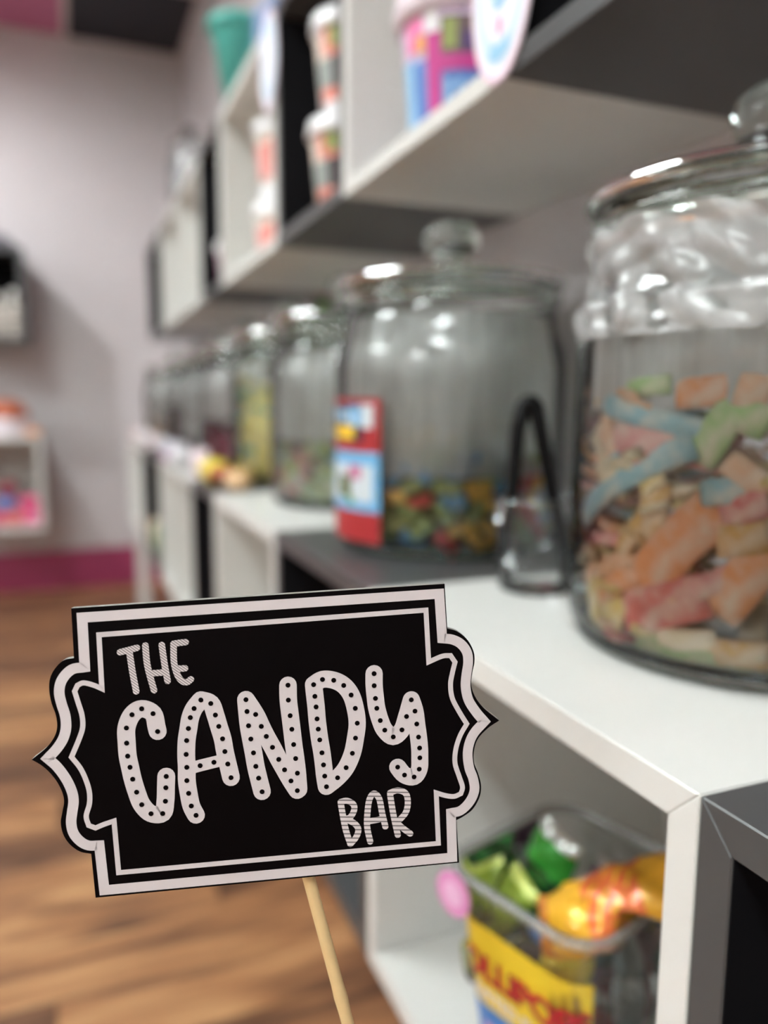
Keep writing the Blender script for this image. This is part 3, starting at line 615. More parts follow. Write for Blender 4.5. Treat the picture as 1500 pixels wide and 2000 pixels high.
# round cards clipped to the cabinet fronts
def ring_patch(name, r0, r1, m, parent, x, a0=0, a1=2*PI, n=48, cy=0, cz=0):
    v = []; f = []
    for i in range(n+1):
        a = a0+(a1-a0)*i/n
        for r in (r0, r1): v.append((x, cy+r*math.cos(a), cz+r*math.sin(a)))
    for i in range(n): f.append((2*i, 2*i+1, 2*i+3, 2*i+2))
    return mesh(name, v, f, m, parent)
def card(label, y, z, R, full, sy):
    t = thing('oval_card', label, 'card', (XU-0.0028, y, z-R)); t.scale = (1, sy, 1)
    v, f = tube_vf([(0, 0, R), (0.0016, 0, R)], R, 48); mesh('card_disc', v, f, mat('card_white', (236, 234, 244), 0.5), t)
    rim = mat('card_pink_rim', (240, 206, 222), 0.5); bl = mat('card_blue', (150, 198, 228), 0.5); pk = mat('card_pink', (228, 150, 190), 0.5); mn = mat('card_mint', (206, 232, 226), 0.5); pbu = mat('card_pale_blue', (206, 224, 240), 0.5)
    ring_patch('print', R*0.93, R*0.995, rim, t, -0.0004, cz=R)
    if full:
        ring_patch('print', R*0.60, R*0.82, pbu, t, -0.0004, cz=R); ring_patch('print', R*0.62, R*0.78, bl, t, -0.0007, -2.0, -1.1, 12, cz=R)
        ring_patch('print', 0.0, R*0.26, pk, t, -0.0008, cz=R*1.18); ring_patch('print', R*0.26, R*0.46, bl, t, -0.0006, 1.9, 5.2, 24, cz=R*1.18)
        ring_patch('print', R*0.26, R*0.46, mn, t, -0.0006, -1.0, 1.8, 24, cz=R*1.18); ring_patch('print', 0.0, R*0.09, pk, t, -0.0008, cz=R*0.56)
    else: ring_patch('print', R*0.5, R*0.8, pbu, t, -0.0004, cz=R)
card('oval pastel card with pink and blue print on the near white upper cube', 0.557, H+0.316, 0.073, True, 0.62)
card('pale blue oval card on the frame between dark and white upper cubes', 1.280, H+0.53, 0.074, False, 0.72)

# things on top of the upper cabinets
teal = mat('teal_plastic', (84, 178, 166), 0.35)
t = thing('teal_bucket', 'teal tapered bucket on top of the upper white cube', 'bucket', (0.385, 1.80, UZ1))
t.scale = (1.2, 1.2, 1.0)
lathe('bucket_body', [(0.0003, 0.001), (0.024, 0.001), (0.052, 0.205), (0.055, 0.208), (0.055, 0.214), (0.050, 0.214), (0.022, 0.006), (0.0003, 0.006)], teal, t, 40)
lathe('bucket_rim', [(0.052, 0.196), (0.0585, 0.198), (0.0585, 0.215), (0.0555, 0.216), (0.0555, 0.200)], teal, t, 40, True)
t = thing('blue_box', 'blue grey box beside the teal bucket on the upper shelf top', 'box', (0.42, 1.60, UZ1), rot=(0, 0, 0.2))
box('box_body', -0.035, 0.035, -0.045, 0.045, 0, 0.15, mat('blue_grey_card', (120, 140, 180), 0.6), t, 0.002); box('box_lid', -0.037, 0.037, -0.047, 0.047, 0.1505, 0.17, mat('blue_grey_lid', (140, 160, 196), 0.6), t, 0.002)
t = thing('small_brown_pot', 'small brown pot next to the teal bucket on the shelf top', 'pot', (0.345, 1.93, UZ1))
lathe('pot_body', [(0.0003, 0.0), (0.014, 0.0), (0.018, 0.025), (0.015, 0.03), (0.0003, 0.03)], mat('brown_clay', (120, 92, 84), 0.6), t, 24)

# made-up candy stick among the jars, standing in for blurred green and red lights
t = thing('lollipop', 'tall lollipop with bright green ball and dark red cap behind the jars', 'lollipop', (0.545, 1.722, LZ1))
tube('stick', [(0, 0, 0), (0, 0, 0.352)], 0.002, lidw, t, 8)
v, f = lathe_vf([(0.0003, 0.352), (0.010, 0.356), (0.0175, 0.370), (0.010, 0.384), (0.0003, 0.388)], 24); mesh('candy_ball', v, f, mat('bright_green', (60, 170, 40), 0.3), t, True)
v, f = lathe_vf([(0.0003, 0.3885), (0.012, 0.389), (0.014, 0.396), (0.0003, 0.400)], 24); mesh('cap', v, f, mat('dark_red', (120, 30, 34), 0.4), t, True)

# ------------------------------------------------------------------ wrapped candies
def foil(name, rgb, rough=0.25, metal=0.2):
    return mat('foil_'+name, rgb, rough, 0.6, metal=metal, noise=0.25, nscale=55, bump=0.5, coat=0.3)
def pouch(name, label, loc, L_, W_, T_, rot, m, m_end=None, seed=0, cat='candy', group=None, band_m=None, inbin=False):
    """pillow pack: puffed middle, flat crimped ends"""
    q = random.Random(seed); t = thing(name, label, cat, loc, rot, group); nu, nv = 18, 12
    import mathutils
    RM = mathutils.Euler(rot).to_matrix(); RI = RM.inverted(); P0 = Vector(loc); YM = Matrix.Rotation(YAW, 3, 'Z') if inbin else None
    def keep(p):
        # a pack in the bin bends along the bin's tapered wall instead of passing through it
        wp = RM @ Vector(p)+P0; b_ = YM.inverted() @ (wp-Vector((BX, BY, BZ))); q_ = min(1.0, max(0, b_.z/HZ)); b_.z = max(b_.z, 0.004)
        if b_.z < HZ+0.012:
            lx, ly = HX-0.0185+0.016*q_, HY-0.0185+0.016*q_; b_.x = max(-lx, min(lx, b_.x)); b_.y = max(-ly, min(ly, b_.y))
        return RI @ (YM @ b_+Vector((BX, BY, BZ))-P0)
    def surf(u0, u1, nm, mm, z_off=0):
        v = []; f = []; n_ = max(3, int(nu*(u1-u0)))
        for side in (1, -1):
            for i in range(n_+1):
                u = u0+(u1-u0)*i/n_; U = 2*u-1
                env = max(0.0, 1-abs(U)**3.0)**0.6; wd = W_/2*(0.80+0.20*(1-abs(U)**2) if abs(U) < 0.86 else 0.86+0.1*math.sin(u*90))
                for j in range(nv+1):
                    V = 2*j/nv-1
                    z = side*(T_/2*env*max(0, 1-abs(V)**2.6)**0.7+0.0003+z_off)
                    z += T_*0.07*math.sin(13*U+5*V+seed)*env+T_*0.05*math.sin(9*V*side+21*U)*env
                    v.append((U*L_/2, V*wd, z))
        k = (n_+1)*(nv+1)
        for s in (0, 1):
            for i in range(n_):
                for j in range(nv):
                    a = s*k+i*(nv+1)+j; qd = (a, a+nv+1, a+nv+2, a+1); f.append(qd if s == 0 else qd[::-1])
        if inbin: v = [keep(p) for p in v]
        return mesh(nm, v, f, mm, t, True)
    surf(0.10, 0.90, 'wrapper', m); surf(0.0, 0.1, 'crimp', m_end or m); surf(0.9, 1.0, 'crimp', m_end or m)
    if band_m: surf(0.34, 0.66, 'print_band', band_m, 0.0006)
    return t
SIGN_OUTLINE= [(-64.3, 51.0), (-64.7, 33.9), (-68.3, 33.3), (-71.4, 30.5), (-73.2, 27.2), (-73.7, 23.1), (-73.3, 18.9), (-72.2, 14.6), (-72.1, 10.4), (-73.4, 6.9), (-76.3, 3.5), (-81.4, -0.2), (-77.9, -2.9), (-74.8, -6.7), (-72.6, -11.2), (-71.8, -15.5), (-72.7, -19.6), (-73.5, -23.2), (-73.0, -27.5), (-71.0, -31.3), (-67.8, -34.1), (-64.2, -35.2), (-63.9, -51.1), (64.4, -51.0), (64.2, -35.1), (66.7, -34.0), (70.3, -31.6), (73.0, -27.3), (73.7, -23.0), (72.8, -18.4), (71.6, -14.6), (71.7, -10.2), (73.3, -5.9), (77.2, -2.2), (81.4, 0.2), (75.7, 5.5), (72.8, 10.1), (71.8, 14.2), (72.4, 18.5), (73.3, 22.1), (73.2, 25.9), (71.2, 30.3), (67.7, 33.6), (64.1, 35.0), (63.9, 51.0)]
BAND_LINE= [(-60.9, 47.6), (-61.3, 30.5), (-65.7, 30.0), (-69.1, 26.8), (-70.4, 22.8), (-70.0, 18.6), (-69.1, 14.4), (-69.1, 10.2), (-70.3, 6.4), (-72.7, 3.0), (-76.0, -0.2), (-73.2, -3.3), (-70.6, -7.7), (-69.0, -12.1), (-68.6, -15.8), (-69.4, -19.9), (-70.0, -23.5), (-69.5, -27.2), (-67.5, -30.3), (-64.8, -32.1), (-61.2, -32.4), (-60.7, -48.6), (62.0, -48.7), (62.3, -32.2), (65.9, -31.6), (69.3, -28.6), (71.2, -24.6), (70.9, -20.2), (69.7, -16.3), (69.3, -11.2), (70.2, -6.9), (72.2, -3.3), (75.9, 0.3), (73.1, 4.0), (70.5, 8.7), (69.7, 13.7), (70.2, 18.0), (71.0, 22.3), (70.7, 26.0), (68.7, 29.1), (65.7, 30.9), (62.1, 31.6), (61.8, 47.6)]
THIN_LINE= [(-55.8, 41.3), (-56.2, 22.6), (-58.8, 24.0), (-62.1, 25.1), (-64.2, 24.4), (-65.3, 22.4), (-64.4, 18.2), (-63.5, 13.9), (-63.6, 9.7), (-65.1, 5.7), (-68.1, -0.4), (-65.5, -4.5), (-63.9, -8.9), (-63.1, -13.2), (-63.4, -17.4), (-64.8, -21.6), (-64.2, -25.0), (-62.0, -26.1), (-59.1, -25.1), (-55.6, -24.2), (-55.4, -42.8), (57.2, -43.0), (57.3, -24.3), (60.6, -25.6), (63.7, -26.2), (66.2, -25.4), (66.9, -23.0), (65.9, -19.1), (64.6, -14.0), (65.1, -9.0), (66.9, -4.1), (69.5, 0.0), (67.0, 4.6), (64.7, 9.8), (64.3, 14.8), (65.2, 19.0), (66.3, 22.7), (64.8, 25.2), (61.8, 25.2), (56.9, 23.5), (56.8, 42.1)]
BIG_LETTERS= {'C': [[(-38.6, 6.2), (-38.9, 8.1), (-39.7, 12.6), (-43.4, 14.6), (-46.8, 12.8), (-49.0, 8.3), (-49.3, 3.0), (-49.3, -1.6), (-48.8, -5.6), (-48.2, -9.9), (-47.2, -14.6), (-45.8, -19.2), (-42.9, -22.7), (-38.9, -23.0), (-37.7, -18.7), (-37.2, -13.9), (-36.8, -9.9)]], 'A': [[(-23.2, 16.1), (-25.7, 13.3), (-27.2, 10.2), (-28.1, 6.4), (-29.0, 2.2), (-29.5, -2.7), (-29.6, -7.3), (-29.9, -12.0), (-29.6, -16.6), (-29.0, -21.2), (-27.6, -24.7)], [(-23.2, 16.1), (-19.9, 14.6), (-18.6, 10.4), (-17.7, 6.3), (-16.7, 1.8), (-16.2, -2.8), (-15.5, -7.3), (-14.7, -12.3)], [(-29.4, -8.0), (-25.0, -7.1), (-20.2, -6.3), (-15.7, -5.5)]], 'N': [[(-7.8, 15.0), (-7.7, 10.8), (-7.5, 5.7), (-7.0, 0.9), (-6.4, -4.1), (-5.9, -9.0), (-5.2, -13.3), (-4.3, -18.3)], [(-7.8, 15.0), (-4.8, 9.5), (-3.1, 5.1), (-1.6, 1.4), (0.3, -2.7), (2.2, -7.2), (4.0, -11.1), (6.0, -15.3), (8.0, -19.0)], [(7.0, 19.0), (6.8, 13.7), (7.1, 8.1), (7.4, 3.2), (7.7, -2.3), (8.1, -7.4), (8.4, -12.7), (8.5, -18.7)]], 'D': [[(15.9, 18.5), (16.1, 14.3), (16.3, 10.5), (16.4, 6.2), (16.6, 2.5), (16.9, -1.4), (17.4, -6.1), (17.7, -10.5), (17.9, -14.6), (18.3, -18.5)], [(15.9, 18.5), (19.1, 20.1), (23.0, 19.5), (26.4, 17.4), (28.8, 13.8), (30.0, 8.9), (30.4, 3.5), (29.5, -1.8), (28.1, -7.2), (25.6, -12.2), (22.4, -15.6), (18.3, -18.5)]], 'Y': [[(37.3, 20.8), (37.1, 16.5), (37.3, 11.9), (37.6, 8.3), (38.6, 3.8), (40.0, 0.2), (42.9, -2.5), (46.1, -0.2), (48.0, 4.5), (50.0, 10.4)], [(50.0, 10.4), (51.1, 6.2), (51.5, 1.5), (51.9, -3.3), (52.1, -7.3), (52.0, -10.9), (51.6, -15.0), (49.6, -17.7), (46.2, -16.7), (43.9, -13.6)]]}
SMALL_LETTERS= {'T': [[(-49.2, 34.8), (-46.5, 35.3), (-43.5, 35.9)], [(-46.1, 34.9), (-45.6, 28.1), (-44.8, 20.8)]], 'H': [[(-40.6, 36.5), (-40.4, 29.4), (-38.8, 20.7)], [(-35.1, 36.3), (-34.6, 29.3), (-34.0, 23.6)], [(-39.7, 26.7), (-37.1, 26.7), (-34.8, 26.7)]], 'E': [[(-31.1, 36.2), (-31.4, 29.9), (-30.5, 25.4), (-29.1, 23.2), (-27.5, 22.7), (-26.1, 23.6)], [(-31.1, 36.4), (-29.2, 36.6), (-27.0, 36.7)], [(-30.7, 27.8), (-29.4, 27.6), (-27.8, 27.6)]], 'B': [[(23.0, -25.0), (24.1, -34.1), (25.6, -40.2)], [(23.0, -24.5), (25.3, -24.3), (27.5, -25.9), (27.5, -28.2), (25.9, -30.5), (23.8, -30.7)], [(23.8, -30.7), (27.2, -32.6), (28.7, -35.0), (27.8, -37.8), (25.6, -40.2)]], 'A2': [[(32.7, -40.0), (31.9, -34.6), (32.2, -29.9), (33.2, -24.7), (34.9, -22.5), (36.7, -24.5), (37.5, -29.9), (38.4, -35.0)], [(32.3, -32.5), (35.1, -32.3), (37.9, -31.9)]], 'R': [[(40.7, -23.5), (41.5, -30.9), (42.7, -38.5)], [(40.7, -22.8), (43.5, -22.1), (46.3, -23.5), (46.9, -26.9), (45.9, -30.6), (43.0, -33.5)], [(42.9, -34.4), (45.1, -36.6), (47.2, -38.4)]]}
# clear candy bin in the near white cube
YAW = math.radians(17.5)
binm = clear('clear_bin_plastic', (0.93, 0.94, 0.94), 1.55, 0.04, 0.05)
rimm = mat('clear_bin_rim', (206, 206, 204), 0.12, 0.6, trans=0.75)
BX, BY, BZ = 0.3262, 0.4375, LZ0+TK
t = thing('candy_bin', 'clear tapered plastic bin with a yellow and red label, full of wrapped candy', 'bin', (BX, BY, BZ+0.0003), (0, 0, YAW))
HX, HY, HZ = 0.068, 0.064, 0.156
def rr_loop(hx, hy, r, z, n=8):
    P = []
    for (cx, cy, a0) in ((hx-r, hy-r, 0), (-hx+r, hy-r, PI/2), (-hx+r, -hy+r, PI), (hx-r, -hy+r, 1.5*PI)):
        for i in range(n+1): a = a0+PI/2*i/n; P.append((cx+r*math.cos(a), cy+r*math.sin(a), z))
    return P
def loft(loops, name, m, parent, cap=True, closed=False):
    v = []; f = []; n = len(loops[0])
    for l in loops: v += l
    K = len(loops)
    for k in range(K if closed else K-1):
        k2 = (k+1) % K
        for i in range(n): j = (i+1) % n; f.append((k*n+i, k*n+j, k2*n+j, k2*n+i))
    if cap: f.append(tuple(range(n))[::-1])
    return mesh(name, v, f, m, parent, True)
lo = [rr_loop(HX-0.016+0.016*q, HY-0.016+0.016*q, 0.026, HZ*q) for q in (0, 0.06, 0.5, 0.97)]
loft(lo, 'bin_wall', binm, t)
loft([rr_loop(HX-0.001, HY-0.001, 0.026, HZ*0.965), rr_loop(HX+0.004, HY+0.004, 0.030, HZ*0.965), rr_loop(HX+0.005, HY+0.005, 0.031, HZ), rr_loop(HX-0.001, HY-0.001, 0.026, HZ)], 'bin_rim', rimm, t, False, True)
# printed label on the side that faces the shop, wrapping the two front corners
def lab_strip(z0, z1, m, lv, y0, y1, name='print', parent=None, wav=0.0):
    v = []; f = []; n = 16
    for i in range(n+1):
        y = y0+(y1-y0)*i/n
        for z in (z0+wav*math.sin(5*i/n), z1+wav*math.sin(5*i/n)):
            q = z/HZ; x = -(HX-0.016+0.016*q)-0.0006-0.0003*lv; lim = (HY-0.016+0.016*q)-0.026
            if abs(y) > lim:
                s = min(1.0, (abs(y)-lim)/0.026/1.2); a = s*1.2; xx = x+0.026*(1-math.cos(a)); yy = math.copysign(lim+0.026*math.sin(a), y); v.append((xx, yy, z))
            else: v.append((x, y, z))
    for i in range(n): f.append((2*i, 2*i+1, 2*i+3, 2*i+2))
    return mesh(name, v, f, m, parent or t)
yl2 = mat('bin_label_yellow', (240, 206, 48), 0.35); rd2 = mat('bin_label_red', (206, 40, 44), 0.35); bl2 = mat('bin_label_blue', (64, 124, 196), 0.35); wh2 = mat('bin_label_pale', (226, 222, 230), 0.4)
lb = lab_strip(0.008, 0.121, yl2, 0, -0.062, 0.062, 'label')
lab_strip(0.008, 0.056, bl2, 1, -0.062, 0.062, parent=lb); lab_strip(0.012, 0.042, mat('bin_label_lilac', (196, 150, 190), 0.4), 2, -0.040, 0.030, parent=lb)
def word(txt, size, m, y, z, lv, parent, ang=0.0, off=0.0, sp=1.0):
    c = bpy.data.curves.new('w', 'FONT'); c.body = txt; c.size = size; c.align_x = 'CENTER'; c.offset = off; c.space_character = sp; c.resolution_u = 3
    o = bpy.data.objects.new('w', c); COL.objects.link(o); dg = bpy.context.evaluated_depsgraph_get(); me = bpy.data.meshes.new_from_object(o.evaluated_get(dg)); bpy.data.objects.remove(o)
    for vv in me.vertices:
        px, py = vv.co.x, vv.co.y; yy = y-px; zz = z+py+px*math.tan(ang)-0.0; q = zz/HZ; x = -(HX-0.016+0.016*q)-0.0006-0.0003*lv
        lim = (HY-0.016+0.016*q)-0.026
        if abs(yy) > lim: a = min(1.2, (abs(yy)-lim)/0.026); vv.co = (x+0.026*(1-math.cos(a)), math.copysign(lim+0.026*math.sin(a), yy), zz)
        else: vv.co = (x, yy, zz)
    me.materials.clear(); me.materials.append(m); w_ = bpy.data.objects.new('lettering', me); COL.objects.link(w_); w_.parent = parent; return w_
word('LOLLIPOPS', 0.027, mat('bin_letter_shadow', (70, 58, 56), 0.4), 0.001, 0.0785, 3, lb, off=0.0011, sp=0.92)
word('LOLLIPOPS', 0.027, rd2, 0.0, 0.080, 4, lb, off=0.0006, sp=0.92)
word('ASSORTED FLAVORS', 0.0125, wh2, 0.0, 0.0625, 4, lb, off=0.0003)
# pink round sticker at the far end of the rim
st = thing('pink_tag', 'round pink paper tag stuck on the far rim end of the candy bin', 'tag', (BX, BY, BZ), (0, 0, YAW))
v, f = tube_vf([(-HX-0.0085, 0.046, 0.141), (-HX-0.0073, 0.046, 0.141)], 0.0165, 32); mesh('tag_disc', v, f, mat('pink_paper', (226, 150, 200), 0.6), st)
v, f = tube_vf([(-HX-0.0088, 0.046, 0.141), (-HX-0.00855, 0.046, 0.141)], 0.009, 24); mesh('print', v, f, mat('pink_paper_print', (240, 190, 224), 0.6), st)
W_ = (226, 228, 228)
def pk(label, px, L_, W2, T_, rot, m, e=None, seed=0, bm_=None, nm='wrapped_candy'):
    return pouch(nm, label, (px[0]-0.022, px[1]+0.006, px[2]+H-0.016), L_, W2, T_, rot, m, e, seed, 'candy', None, bm_, True)
pk('tall green and silver foil candy pack standing highest in the bin', (0.348, 0.470, -0.352), 0.098, 0.046, 0.018, (1.2, -1.25, -0.95), foil('green', (50, 140, 50)), foil('silver', (190, 194, 190), 0.15, 0.8), 1, foil('dark_green', (34, 70, 38), 0.2))
pk('lime yellow wrapped candy beside the green and silver pack', (0.318, 0.482, -0.375), 0.07, 0.036, 0.016, (0.9, -0.9, -0.6), foil('lime', (150, 176, 60)), foil('lime2', (208, 220, 110)), 2)
pk('purple wrapped candy with white end in the right of the bin', (0.385, 0.455, -0.372), 0.075, 0.032, 0.020, (0.8, -1.1, -0.4), foil('purple', (128, 92, 122)), foil('white', W_, 0.3, 0.1), 3, foil('white', W_, 0.3, 0.1))
pk('large orange and yellow wrapped candy at the right front of the bin', (0.348, 0.376, -0.312), 0.125, 0.056, 0.032, (0.5, -0.55, -0.75), foil('golden', (236, 176, 44)), foil('orange', (232, 140, 40)), 4, foil('orange_red', (226, 112, 50)))
pk('yellow and blue wrapped candy pressed against the bin corner', (0.310, 0.388, -0.368), 0.060, 0.038, 0.020, (0.9, -1.1, 0.3), foil('yellow', (238, 216, 60)), foil('steel', (130, 150, 160)), 5)
pk('small blue wrapped candy in the middle of the bin', (0.345, 0.448, -0.386), 0.045, 0.030, 0.016, (0.4, 0.5, 0.5), foil('blue', (64, 128, 190)), None, 6, foil('white', W_, 0.3, 0.1))
pk('dark red wrapped candy under the orange one', (0.316, 0.378, -0.405), 0.070, 0.042, 0.022, (0.6, 0.4, 1.2), foil('dark_red', (120, 36, 52)), None, 7, foil('pale_pink', (206, 150, 170)))
pk('maroon wrapped candy lying low at the near end of the bin', (0.345, 0.366, -0.425), 0.065, 0.040, 0.020, (1.0, 0.6, 0.2), foil('maroon', (98, 44, 66)), foil('pale_pink', (206, 150, 170)), 8)
pk('grey and white printed candy pack on the near right side of the bin', (0.372, 0.392, -0.400), 0.085, 0.045, 0.018, (1.3, -1.0, 1.0), foil('grey', (150, 160, 160), 0.3), None, 9, foil('white', W_, 0.3, 0.1))
pk('dark wrapped candy with red print behind the yellow label', (0.300, 0.438, -0.398), 0.070, 0.044, 0.020, (0.5, 0.5, 1.8), foil('charcoal', (72, 70, 74)), None, 10, foil('red', (170, 40, 44)))
pk('charcoal wrapped candy at the centre of the bin', (0.325, 0.420, -0.385), 0.070, 0.040, 0.020, (0.7, -0.3, 2.2), foil('charcoal', (72, 70, 74)), foil('grey', (150, 160, 160), 0.3), 11)
pk('pale olive wrapped candy at the far left of the bin', (0.292, 0.474, -0.392), 0.070, 0.040, 0.020, (0.3, -0.3, 1.0), foil('olive', (140, 150, 110)), None, 12, foil('lime2', (208, 220, 110)))
pk('steel blue wrapped candy below the charcoal ones', (0.302, 0.412, -0.420), 0.065, 0.040, 0.020, (1.2, 0.2, 1.4), foil('steel', (130, 150, 160)), None, 13)
pk('pale pink wrapped candy low behind the label', (0.312, 0.440, -0.445), 0.080, 0.050, 0.030, (0.2, 0.2, 1.4), foil('pale_pink', (206, 150, 170)), None, 14)
pk('teal wrapped candy deep in the far corner of the bin', (0.360, 0.478, -0.430), 0.080, 0.050, 0.030, (0.2, 0.2, 2.4), foil('teal', (60, 130, 130)), None, 15)
pk('red wrapped candy deep in the middle of the bin', (0.352, 0.425, -0.452), 0.080, 0.055, 0.034, (0.1, 0.2, 0.4), foil('red', (170, 40, 44)), None, 16)

# candy bags lying on the tops further down the row
pouch('candy_bag', 'yellow candy bag lying on the dark lower cube beside the fourth jar', (0.2635, 1.545, LZ1+0.0235), 0.15, 0.054, 0.046, (0, 0, PI/2), foil('bag_yellow', (238, 218, 80), 0.35, 0.0), foil('bag_red_end', (190, 96, 74), 0.4, 0.0), 21, 'candy bag', None, foil('bag_amber', (226, 200, 60), 0.35, 0.0))
pouch('candy_bag', 'peach and yellow candy bag on the dark lower cube behind the yellow bag', (0.285, 1.415, LZ1+0.0185), 0.085, 0.050, 0.036, (0, 0, 1.2), foil('bag_peach', (228, 186, 140), 0.4, 0.0), None, 22, 'candy bag', None, foil('bag_gold', (236, 190, 80), 0.35, 0.0))
pouch('candy_bag', 'small pale pink candy bag standing by the fourth jar', (0.262, 1.70, LZ1+0.030), 0.060, 0.050, 0.030, (0, PI/2, 0.6), foil('bag_pink', (240, 218, 224), 0.4, 0.0), None, 23, 'candy bag')
for k, (x, y, L2, c_, lb_) in enumerate(((0.262, 2.02, 0.10, (222, 218, 222), 'white crinkled candy bag on the divided white cabinet'), (0.268, 2.16, 0.09, (206, 196, 208), 'pale lilac crinkled bag on the divided white cabinet top'), (0.275, 2.42, 0.12, (214, 212, 216), 'silvery clear candy bag on the dark cube near the end'), (0.280, 2.62, 0.10, (220, 196, 200), 'faint pink candy bag before the end cube'), (0.275, 2.95, 0.12, (222, 220, 222), 'white candy bag on the far white end cube'), (0.270, 3.25, 0.10, (228, 206, 204), 'pale rose candy bag at the far end of the row'))):
    pouch('candy_bag', lb_, (0.2635, y, LZ1+0.028), L2, 0.054, 0.052, (0, 0, 1.4+0.1*k), foil('bag_c%d' % k, c_, 0.3, 0.1), None, 30+k, 'candy bag')
pouch('candy_bag', 'magenta printed small bag on the divided white cabinet edge', (0.250, 2.235, LZ1+0.012), 0.05, 0.026, 0.022, (0, 0, 1.5), foil('bag_mag', (206, 130, 190), 0.4, 0.0), None, 44, 'candy bag')
# goods in the far end cube
pouch('snack_pack', 'peach snack pack in the white end cube', (0.262, 3.02, LZ0+TK+0.042), 0.08, 0.06, 0.03, (0, PI/2, 0.3), foil('snack_peach', (216, 160, 130), 0.4, 0.0), None, 51, 'snack')
pouch('snack_pack', 'green snack pack leaning in the dark far cube', (0.262, 2.55, LZ0+TK+0.052), 0.10, 0.07, 0.03, (0, PI/2, 0.3), foil('snack_green', (60, 120, 70), 0.4, 0.0), None, 52, 'snack')
pouch('snack_pack', 'cream snack pack beside the green one in the dark far cube', (0.258, 2.68, LZ0+TK+0.052), 0.10, 0.07, 0.03, (0, PI/2, 0.2), foil('snack_cream', (226, 212, 186), 0.4, 0.0), None, 53, 'snack')

# ------------------------------------------------------------------ cubes on the far wall
def wall_cube(label, x0, x1, y0, z0, z1, dark):
    m, mi = (dkm, dki) if dark else (whm, whi); t = thing('cube_cabinet', label, 'cabinet', ((x0+x1)/2, y0, z0)); a = (x1-x0)/2; h = z1-z0; d = YF-0.0006-y0
    box('top_panel', -a, a, 0, d, h-TK, h, m, t, 0.0007); box('bottom_panel', -a, a, 0, d, 0, TK, m, t, 0.0007)
    box('side_panel', -a, -a+TK, 0, d, TK, h-TK, m, t, 0.0007); box('side_panel', a-TK, a, 0, d, TK, h-TK, m, t, 0.0007); box('back_panel', -a+TK, a-TK, d-0.012, d-0.006, TK, h-TK, mi, t)
    return t
wall_cube('dark cube on the far wall at the left with pale bottles inside', -0.490, -0.140, 3.62, H+0.243, H+0.625, True)
wall_cube('white cube on the far wall at the left with pink packs inside', -0.475, -0.110, 3.60, H-0.545, H-0.145, False)
bot = mat('pale_bottle', (214, 206, 196), 0.4); botc = mat('pale_bottle_cap', (236, 232, 226), 0.4)
for k, (x, hgt, c_) in enumerate(((-0.185, 0.20, 'tall cream bottle nearest the right side of the dark wall cube'), (-0.245, 0.18, 'second cream bottle in the dark wall cube'), (-0.305, 0.20, 'third cream bottle in the dark wall cube'), (-0.365, 0.18, 'fourth cream bottle in the dark wall cube'))):
    t = thing('bottle', c_, 'bottle', (x, 3.68, H+0.243+TK))
    lathe('bottle_body', [(0.0003, 0.0), (0.024, 0.0), (0.025, 0.01), (0.025, hgt*0.6), (0.012, hgt*0.78), (0.011, hgt*0.86)], bot, t, 24); lathe('bottle_cap', [(0.013, hgt*0.84), (0.013, hgt), (0.0003, hgt)], botc, t, 20)
    for q in range(3): patch('print', (0, 0), 0.0256, PI*1.1, PI*1.9, hgt*(0.08+0.17*q), hgt*(0.16+0.17*q), mat('bottle_print', (150, 140, 132), 0.5), t, 8)
t = thing('grey_bowl', 'grey upturned bowl on top of the dark far wall cube', 'bowl', (-0.27, 3.77, H+0.625)); lathe('bowl_shell', [(0.105, 0.0), (0.100, 0.03), (0.07, 0.062), (0.03, 0.072), (0.0003, 0.073)], mat('grey_ceramic', (110, 106, 116), 0.5), t, 36); lathe('bowl_rim', [(0.102, 0.0), (0.110, 0.0), (0.110, 0.006), (0.102, 0.006)], mat('grey_ceramic', (110, 106, 116), 0.5), t, 36, True)
zz = H-0.545+TK
pal = [('pink', (226, 74, 130)), ('blue', (120, 140, 206)), ('hot pink', (232, 96, 150)), ('coral', (230, 110, 110)), ('crimson', (150, 40, 60))]
lay = [(-0.155, 0, 0.030, 'hot pink', 'at the right front'), (-0.235, 0, 0.030, 'coral', 'at the middle front'), (-0.315, 0, 0.030, 'pink', 'at the left front'), (-0.17, 1, 0.092, 'pink', 'stacked at the right'), (-0.26, 1, 0.092, 'blue', 'stacked in the middle'), (-0.35, 1, 0.092, 'hot pink', 'stacked at the left'), (-0.25, 2, 0.155, 'crimson', 'at the top of the heap')]
for k, (x, l, z, nm, w_) in enumerate(lay):
    rgb = dict(pal)[nm]; pouch('candy_bag', '%s candy bag %s of the far white cube' % (nm, w_), (x, 3.69+0.01*l, zz+z), 0.085, 0.075, 0.056, (0.15, 0, 0.2*k), foil('far_'+nm.replace(' ', '_'), rgb, 0.4, 0.0), None, 60+k, 'candy bag')
t = thing('lidded_tin', 'orange brown domed tin with a white band on the far white cube', 'tin', (-0.245, 3.75, H-0.145))
lathe('tin_body', [(0.0003, 0.0), (0.085, 0.0), (0.09, 0.01), (0.09, 0.075)], mat('tin_white', (232, 222, 228), 0.4), t, 36); lathe('tin_lid', [(0.092, 0.0755), (0.088, 0.11), (0.06, 0.14), (0.02, 0.152), (0.0003, 0.153)], mat('tin_orange_brown', (176, 92, 60), 0.4), t, 36)
pouch('candy_bag', 'bright peach orange bag at the right edge on top of the far white cube', (-0.138, 3.66, H-0.145+0.016), 0.06, 0.045, 0.030, (0, 0, 0.3), foil('far_peach', (246, 170, 120), 0.35, 0.0), None, 71, 'candy bag')
tube_c = mat('orange_trim', (226, 140, 90), 0.5)

